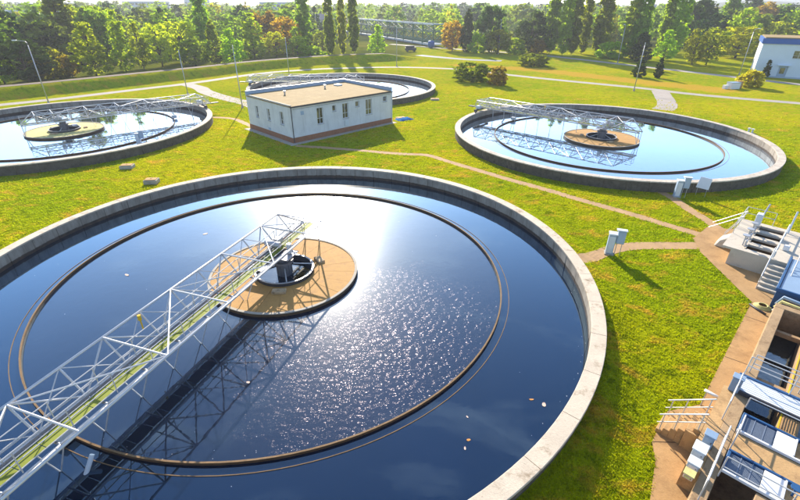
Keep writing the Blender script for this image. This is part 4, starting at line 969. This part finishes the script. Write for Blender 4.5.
TREES = [
(-91.4,108.3,9.2,6.5,'lime','light green leafy tree at the left edge of the photo behind the dike'),
(-86.8,118.2,6.2,7.5,'scrub','low olive scrub tree beside the small yellow one behind the left lamp'),
(-83.3,120.0,4.9,4.1,'gold','small golden yellow tree between the scrub tree and the tall lime tree'),
(-78.4,122.0,11.8,9.3,'lime','broad two-peaked lime green tree left of the slim pointed one'),
(-76.1,132.2,14.9,5.3,'spire','slim pointed bright green tree tallest of the left dike row'),
(-73.7,136.8,11.5,5.5,'lime','light green tree right beside the slim pointed tree'),
(-70.6,141.7,10.9,6.8,'lime2','yellow-green tree second right of the slim pointed tree'),
(-61.9,144.4,7.1,8.2,'round','round olive-lime tree at the bend of the left dike'),
(-87.9,111.4,8.6,9.5,'dark','dark shaded tree behind the leftmost street lamp'),
(-105.1,143.1,10.2,16.8,'dark2','wide dark green tree below the whitish roof at upper left'),
(-105.6,154.0,21.5,8.0,'poplar','tall broad poplar cut by the top edge at far left'),
(-102.8,166.7,14.9,11.8,'round','rounded green tree just right of the broad left poplar'),
(-68.9,152.3,11.3,8.9,'lime2','yellowish feathery tree left of the single mid-left poplar'),
(-67.2,168.0,21.0,4.5,'poplar','single dark poplar left of the pale office block'),
(-57.5,149.9,11.7,5.0,'spire2','dark green conical tree below the single mid-left poplar'),
(-51.4,147.4,9.7,8.0,'lime','lime tree with rounded top above the loop of the road'),
(-50.0,165.2,13.9,7.9,'spire','tall lime tree standing below the pale office block'),
(-43.3,168.8,7.9,6.0,'lime2','small lime tree between the tall lime tree and autumn trees'),
(-52.1,191.8,14.0,8.7,'rust','rust tinted tree in front of the pale office block'),
(-36.7,172.5,9.3,7.5,'lime','light green tree left of the white-roofed house'),
(-43.2,183.7,11.5,9.1,'orange','orange autumn tree in front of the pale office block'),
(-37.6,192.4,21.9,5.2,'poplar','thick dark poplar right of the pale office block'),
(-30.9,192.6,7.1,7.2,'round','clipped round tree at the foot of the thin poplars'),
(-25.5,176.6,21.4,3.3,'poplar','leftmost of the three thin poplars at the green bridge'),
(-21.1,176.7,20.9,2.6,'poplar2','thinnest middle one of the three poplars at the green bridge'),
(-17.8,184.7,21.1,3.8,'poplar','rightmost of the three thin poplars at the green bridge'),
(-8.5,181.0,9.7,6.7,'lime','bright green tree in front of the green lattice footbridge'),
(-32.1,172.7,3.3,7.9,'bush','wide low bush at the foot of the thick dark poplar'),
(21.1,199.2,10.2,8.2,'orange','orange crowned tree at the right end of the footbridge'),
(26.2,194.8,14.2,5.6,'conifer','dark narrow conifer right of the footbridge end'),
(35.6,195.2,15.2,9.7,'dark','dark green tree right behind the narrow conifer'),
(30.0,190.6,6.7,5.5,'bush','small light bush right of the narrow conifer'),
(37.2,186.7,8.0,7.7,'round','round yellow-green tree behind the central lawn'),
(44.2,187.0,5.2,6.2,'bush','round light bush in the row left of the orange bush'),
(52.4,187.3,4.9,6.2,'gold','small golden bush at the left foot of the poplar row'),
(51.1,191.4,13.3,11.1,'dark2','broad dark tree left of the poplar row'),
(57.4,187.5,19.8,5.4,'poplar','first poplar from the left of the right-hand row'),
(61.2,183.6,21.3,4.6,'poplar2','second poplar from the left of the right-hand row'),
(64.7,183.7,20.1,4.2,'poplar','third poplar from the left of the right-hand row'),
(70.0,187.9,19.6,3.9,'poplar2','fourth slimmer poplar of the right-hand row'),
(75.1,184.1,22.0,5.7,'poplar','fifth poplar of the right-hand row with a gap on both sides'),
(80.5,173.1,21.1,4.3,'poplar2','sixth poplar of the right-hand row above the dark conifer'),
(82.5,169.7,22.1,4.6,'poplar','seventh poplar of the right-hand row behind the dark conifer'),
(99.2,185.0,21.5,4.6,'poplar','slim poplar right of the dark conifer'),
(101.7,181.2,22.0,5.2,'poplar2','broad poplar left of the twin olive trees'),
(160.6,244.5,24.1,7.0,'poplar','last poplar of the row standing back behind the round trees'),
(75.1,172.9,4.9,9.3,'bush','wide lime bush at the feet of the poplar row'),
(79.1,160.0,8.4,6.7,'conifer','dark broad conifer on the lawn edge before the poplars'),
(92.0,151.7,9.7,5.7,'olive','left one of the twin olive green trees'),
(96.8,151.9,10.0,7.0,'olive','right one of the twin olive green trees'),
(90.8,166.6,9.0,7.6,'lime','light green tree between the dark conifer and the twin trees'),
(120.9,174.5,9.7,13.7,'lime2','wide bright green tree left of the blue-roofed hall'),
(164.5,231.9,12.6,12.3,'round','round green tree behind the wide bright green one'),
(130.0,218.8,17.7,14.4,'dark','dark tall tree behind the twin olive trees'),
(200.1,276.6,18.2,11.3,'rust','reddish tree at the top right behind the green ones'),
(192.2,246.0,13.3,26.1,'lime','large light green spreading tree behind the blue-roofed hall'),
(158.3,209.6,10.4,12.9,'lime2','yellow-green tree right behind the lamp by the blue-roofed hall'),
(217.6,316.2,20.1,18.0,'dark2','dark green tree at the top right below the blue hill'),
(17.6,116.3,3.7,7.2,'hedge','clipped olive hedge block on the central lawn left of the round bush'),
(22.5,109.3,3.7,3.7,'hedge2','round reddish-green bush at the right end of the lawn hedge'),
(41.1,147.5,3.1,7.4,'hedge','low dark hedge on the far lawn below the poplars'),
(62.1,123.7,3.9,3.4,'cone','stout dark cone-shaped conifer by the lawn lamp'),
(66.2,122.0,4.5,2.1,'cone','slim dark cone-shaped conifer right of the stout one'),
(80.1,107.7,3.4,3.9,'goldbush','round golden bush by the corner of the blue-roofed hall'),
(94.3,122.7,4.1,1.8,'cone','thin conifer against the blue-roofed hall front'),
]
for i, (x, y, h, w, k, lab) in enumerate(TREES):
    shrub = k in ('bush', 'scrub', 'hedge', 'hedge2', 'cone', 'goldbush')
    if k.startswith('poplar'): h *= 1.22
    z = float(ground_z([(x, y)])[0])
    t = empty('shrub' if shrub else ('poplar_tree' if k.startswith('poplar') else 'tree'), (x, y, z), RNG.uniform(0, 6.28))
    tag(t, lab, 'shrub' if shrub else 'tree', 'shrubs on the lawn' if shrub else ('poplars behind the lawn' if k.startswith('poplar') else 'trees behind the lawn'))
    cr = link('crown', PROTO[k][0], t); tk = link('trunk', PROTO[k][1], t)
    for o in (cr, tk): o.scale = (w * 1.24, w * 1.24, h * 1.04)
    if k == 'poplar' or k == 'poplar2': tk.scale = (w * 2.2, w * 2.2, h)

# the woods behind: one mass nobody could count
def woods():
    g = np.random.default_rng(5); base = {}
    for j, (sh, mt) in enumerate(((sh_round, 0), (sh_bush, 1), (sh_spire, 2))):
        me, cs = crown_mesh('w', sh, 'leaf_green', 40, 14, .060, 80 + j, .03, .13)
        co = np.empty(len(me.vertices) * 3); me.vertices.foreach_get('co', co); base[j] = co.reshape(-1, 3); bpy.data.meshes.remove(me)
    spots = []
    road = np.array([(-5, 236), (17.3, 214.0), (47.1, 189.3), (58.1, 174.9)]); fb = np.array([(17, 219), (-44, 361)])
    def ok(x, y):
        d1 = seg_dist(np.array([[x, y]]), [tuple(p) for p in road])[0][0]; d2 = seg_dist(np.array([[x, y]]), [tuple(p) for p in fb])[0][0]
        if d1 < 9 or d2 < 15: return False
        dd, sd_, *_ = seg_dist(np.array([[x, y]]), DIKE)
        if x < 9 and (sd_[0] < 0 or dd[0] < 46): return False
        if x >= 9 and y < 208 and not (x > 115 and y > 185): return False
        if x > 60 and y < 176 + max(0, (x - 60)) * .0: return False
        if 30 < x < 75 and 225 < y < 300: return False       # far meadow
        if -8 < x < 6 and y < 216: return False
        if -34 < x < 12 and 170 < y < 300 and x > -44 + (361 - y) * .12 - 14: return y < 0      # open ground before the footbridge
        return True
    n = 0
    while len(spots) < 1150 and n < 20000:
        n += 1; y = 110 + 900 * g.random() ** 1.9; x = g.uniform(-1.05, 1.05) * (y + 30)
        if ok(x, y): spots.append((x, y))
    VV = []; MI = []
    for (x, y) in spots:
        j = g.integers(0, 3); far = min(1, y / 500); h = g.uniform(8.0, 13.0) + (7.0 * far); w = h * g.uniform(.75, 1.25) * (.6 if j == 2 else 1)
        a = g.uniform(0, 6.28); c, s = math.cos(a), math.sin(a); B = base[j]
        VV.append(np.stack([x + w * (B[:, 0] * c - B[:, 1] * s), y + w * (B[:, 0] * s + B[:, 1] * c), h * B[:, 2]], 1))
        MI.append(np.full(len(B) // 4, g.choice(7, p=[.33, .25, .12, .16, .05, .02, .07])))
    q = np.concatenate(VV); mi = np.concatenate(MI); N = len(mi)
    me = bpy.data.meshes.new('woodland'); me.vertices.add(len(q)); me.vertices.foreach_set('co', q.ravel()); me.loops.add(len(q)); me.loops.foreach_set('vertex_index', np.arange(len(q)))
    me.polygons.add(N); me.polygons.foreach_set('loop_start', np.arange(N) * 4)
    for k in ('wood_green', 'wood_lime', 'wood_dark', 'wood_olive', 'wood_gold', 'wood_rust', 'wood_lime'): me.materials.append(MATS[k])
    me.polygons.foreach_set('material_index', mi.astype(np.int32)); me.update(calc_edges=True)
    tag(link('woodland', me), 'mixed green and autumn woodland filling the background behind the poplars', 'woodland', kind='stuff')
woods()

# far hills
def hills():
    m = MB(); n = 60
    def ridge(y0, hfun, x0, x1, dep):
        b = len(m.v)
        for i in range(n + 1):
            x = x0 + (x1 - x0) * i / n; h = hfun(x)
            m.v += [(x, y0, -2), (x, y0 + dep * .5, h * .6), (x, y0 + dep, h), (x, y0 + 2 * dep, -2)]
        for i in range(n):
            for j in range(3): a = b + i * 4 + j; m.f.append((a, a + 4, a + 5, a + 1)); m.mi.append(0)
    ridge(1500, lambda x: 15 + 16 * math.exp(-((x - 1250) / 420) ** 2) + 5 * math.sin(x * .006) + 3 * math.sin(x * .017), -2600, 2600, 260)
    ridge(2400, lambda x: 26 + 55 * math.exp(-((x - 2300) / 600) ** 2) + 9 * math.sin(x * .0031 + 1) + 4 * math.sin(x * .011), -4200, 4200, 500)
    o = m.build('hills', 'leaf_dark', None, True); tag(o, kind='structure')
hills()

# ------------------------------------------------------------------ green lattice footbridge
def footbridge():
    a = Vector((17.0, 219.0, 0)); b = Vector((-44.0, 361.0, 0)); d = b - a; L = d.length
    t = empty('lattice_footbridge', a, math.atan2(d.y, d.x)); tag(t, 'long green steel lattice footbridge among the trees behind the farthest tank', 'footbridge'); Z0, Z1, Z2 = 1.2, 6.2, 9.0; G = 'green_steel'; n = 14; st = L / n
    bx('deck', 0, L, -2.6, 2.6, Z0 - .4, Z0, 'cabinet_light', t)
    for y in (-2.8, 2.8):
        bx('edge_beam', 0, L, y - .15, y + .15, Z0 - .7, Z0 + .1, 'far_wall', t); bx('middle_chord', 0, L, y - .15, y + .15, Z1 - .2, Z1 + .2, G, t)
        bx('top_chord', 0, L, y - .2, y + .2, Z2 - .2, Z2 + .2, 'cabinet_light', t)
        for k in range(n): rod('brace', (k * st, y, Z1 if k % 2 else Z2), ((k + 1) * st, y, Z2 if k % 2 else Z1), .2, G, t)
        for k in range(n + 1): rod('post', (k * st, y, 0), (k * st, y, Z2), .24, G, t)
        for k in range(n): rod('brace', (k * st, y, Z0 if k % 2 else Z1), ((k + 1) * st, y, Z1 if k % 2 else Z0), .2, G, t)
        bx('railing', 0, L, y * .93 - .04, y * .93 + .04, Z0 + .2, Z0 + 1.2, G, t)
    for k in range(n + 1): rod('roof_tie', (k * st, -2.8, Z2), (k * st, 2.8, Z2), .12, G, t)
    for k in range(n + 1): rod('cross_tie', (k * st, -2.8, Z1), (k * st, 2.8, Z1), .1, G, t)
footbridge()
for (x, y, lab) in ((13.3, 213.0, 'left of two blue drums at the near end of the green footbridge'), (21.0, 211.0, 'right of two blue drums at the near end of the green footbridge')):
    t = empty('blue_drum', (x, y, 0), 0); tag(t, lab, 'drum', 'blue drums at the footbridge')
    MB().lathe([(0, .3), (1.3, .3), (1.45, .9), (1.45, 2.2), (1.2, 2.9), (0, 3.0)], 18, closed=False).build('body', 'blue_roof', t, True); rod('stand', (0, 0, 0), (0, 0, .4), .7, 'concrete', t, 12)
t = empty('parked_van', (4.0, 196.0, 0), .2); tag(t, 'dark parked van below the green footbridge', 'van')
bx('body', -2.2, 2.2, -.9, .9, .45, 1.5, 'steel_dark', t, .15); bx('cabin', -2.0, 1.4, -.8, .8, 1.45, 2.2, 'steel_dark', t, .18); bx('windscreen', 1.35, 1.45, -.7, .7, 1.5, 2.05, 'glass', t)
for x in (-1.4, 1.4):
    for y in (-.85, .85): rod('wheel', (x, y - .12, .38), (x, y + .12, .38), .38, 'steel_dark', t, 14)

# ------------------------------------------------------------------ far buildings
def far_building(label, x, y, w, dep, h, wall, roof, floors, cols, z0=0.0, rz=0.0, gable=False):
    t = empty('far_building', (x, y, z0), rz); tag(t, label, 'building', 'buildings behind the woods')
    bx('wall', -w / 2, w / 2, 0, dep, 0, h, wall, t)
    if gable:
        m = MB(); m.v = [(-w / 2 - .4, -.4, h + .01), (w / 2 + .4, -.4, h + .01), (w / 2 + .4, dep + .4, h + .01), (-w / 2 - .4, dep + .4, h + .01), (-w / 2 - .4, dep / 2, h + 3), (w / 2 + .4, dep / 2, h + 3)]
        m.f = [(0, 1, 5, 4), (2, 3, 4, 5), (0, 4, 3), (1, 2, 5), (0, 3, 2, 1)]; m.mi = [0] * 5; m.build('roof', roof, t)
    else: bx('roof', -w / 2 - .3, w / 2 + .3, -.3, dep + .3, h + .01, h + .8, roof, t)
    fh = h / floors
    me = MB().box(-.5, .5, -.06, -.005, 0, 1).mesh('window', 'glass')
    for f_ in range(floors):
        for c in range(cols):
            o = link('window', me, t); o.location = (-w / 2 + w * (c + .5) / cols, 0, fh * f_ + fh * .32); o.scale = (w / cols * .62, 1, fh * .45)
    return t
far_building('pale blue-white office block with window bands behind the autumn trees', -101, 418, 30, 14, 18, 'far_wall', 'far_wall', 4, 9, 0, .15)
far_building('whitish low hall with pale roof at the upper left corner', -188, 238, 24, 16, 13, 'far_wall_warm', 'far_wall', 2, 6, 0, .5)
far_building('pale house with reddish roof left of the office block', -108, 312, 19, 10, 9.0, 'far_wall_warm', 'far_roof', 2, 5, 0, .2, True)
far_building('low brick-roofed house right of the office block behind the thin poplars', -46, 296, 18, 9, 9, 'far_wall_warm', 'far_roof', 2, 5, 0, .1, True)
far_building('long pale far building above the central trees', 96, 693, 58, 20, 16, 'far_wall', 'far_wall', 3, 12, 0, -.1)
far_building('white far house between the right-hand poplars', 263, 539, 16, 10, 18, 'far_wall', 'far_roof', 4, 4, 0, -.3)
far_building('small blue-roofed shed among the trees at the upper right', 194, 267, 11, 7, 8.0, 'far_wall', 'blue_roof', 1, 3, 0, -.4)
far_building('grey-blue far apartment slab above the left trees', -269, 536, 44, 14, 19, 'far_wall', 'far_wall', 5, 12, 0, .35)
far_building('distant pale block above the whitish hall at upper left', -310, 454, 28, 14, 16, 'far_wall', 'far_roof', 4, 8, 0, .4)
far_building('farthest wide pale building on the skyline right of centre', 273, 858, 70, 24, 20, 'far_wall', 'far_wall', 4, 14, 0, -.2)
far_building('slim far tower block on the skyline left of the office block', -261, 650, 30, 16, 25, 'far_wall', 'far_wall', 6, 7, 0, .3)

# ------------------------------------------------------------------ grass tufts near the camera
def tufts():
    g = np.random.default_rng(3); N0 = 260000
    dist = 7.5 + 99.5 * g.random(N0) ** 1.5; ang = g.uniform(-.80, .80, N0); P = np.stack([dist * np.sin(ang), dist * np.cos(ang)], 1)
    ok = g.random(len(P)) > (dist - 45) / 62
    for (cx, cy) in TANKS: ok &= np.hypot(P[:, 0] - cx, P[:, 1] - cy) > 20.08
    s = (P[:, 0] + P[:, 1]) * S2; c = (P[:, 0] - P[:, 1]) * S2
    ok &= ~((c > .4) & (s < 44.2) & (c < 8)); ok &= ~((c > -1.6) & (s > 16.8) & (s < 18.4)); ok &= ~((s > 35.2) & (s < 43) & (c > -4.0) & (c < 7))
    # yard polygon
    ins = np.zeros(len(P), bool); Y = YARD
    for (x1, y1), (x2, y2) in zip(Y, Y[1:] + Y[:1]):
        cond = ((y1 > P[:, 1]) != (y2 > P[:, 1])) & (P[:, 0] < (x2 - x1) * (P[:, 1] - y1) / (y2 - y1 + 1e-12) + x1); ins ^= cond
    ok &= ~ins
    for L, w in PATHS[:4]: ok &= seg_dist(P, [tuple(q) for q in L[::2]] + [tuple(L[-1])])[0] > w / 2 - .16 * g.random(len(P)) ** 2
    a = R(44.6); dx, dy = P[:, 0] + 14.15, P[:, 1] - 58.49; lx = dx * math.cos(a) + dy * math.sin(a); ly = -dx * math.sin(a) + dy * math.cos(a)
    ok &= ~((lx > -.9) & (lx < 18.4) & (ly > -.9) & (ly < 12))
    P = P[ok]; D = dist[ok]; N = len(P); nb = 3
    P = np.repeat(P, nb, 0) + g.normal(size=(N * nb, 2)) * .05; D = np.repeat(D, nb)
    h = g.uniform(.03, .09, N * nb) * (1 + D / 120); w = g.uniform(.016, .030, N * nb) * (1 + D / 40); th = g.uniform(0, 6.28, N * nb)
    lean = g.normal(size=(N * nb, 2)) * .045
    Z = ground_z(P)
    A = np.stack([P[:, 0] - np.cos(th) * w, P[:, 1] - np.sin(th) * w, Z - .01], 1); B = np.stack([P[:, 0] + np.cos(th) * w, P[:, 1] + np.sin(th) * w, Z - .01], 1); C = np.stack([P[:, 0] + lean[:, 0], P[:, 1] + lean[:, 1], Z + h], 1)
    q = np.stack([A, B, C], 1).reshape(-1, 3); n = len(A)
    me = bpy.data.meshes.new('grass_tufts'); me.vertices.add(len(q)); me.vertices.foreach_set('co', q.ravel()); me.loops.add(len(q)); me.loops.foreach_set('vertex_index', np.arange(len(q)))
    me.polygons.add(n); me.polygons.foreach_set('loop_start', np.arange(n) * 3); me.update(calc_edges=True); me.materials.append(MATS['blade'])
    tag(link('grass_tufts', me), 'short green and yellow lawn grass around the tanks', 'grass', kind='stuff')
tufts()

# ------------------------------------------------------------------ the hazy air
m, nt, out = nodes('haze_air')
pv = nt.nodes.new('ShaderNodeVolumePrincipled'); pv.inputs['Color'].default_value = (0.86, 0.90, 1.0, 1); pv.inputs['Density'].default_value = 0.00030; pv.inputs['Anisotropy'].default_value = 0.3
nt.links.new(pv.outputs[0], out.inputs['Volume'])
hz = bx('haze', -6000, 6000, -900, 5200, -3.5, 110, 'haze_air'); tag(hz, kind='stuff'); hz['label'] = 'thin bluish haze over the far trees and town'
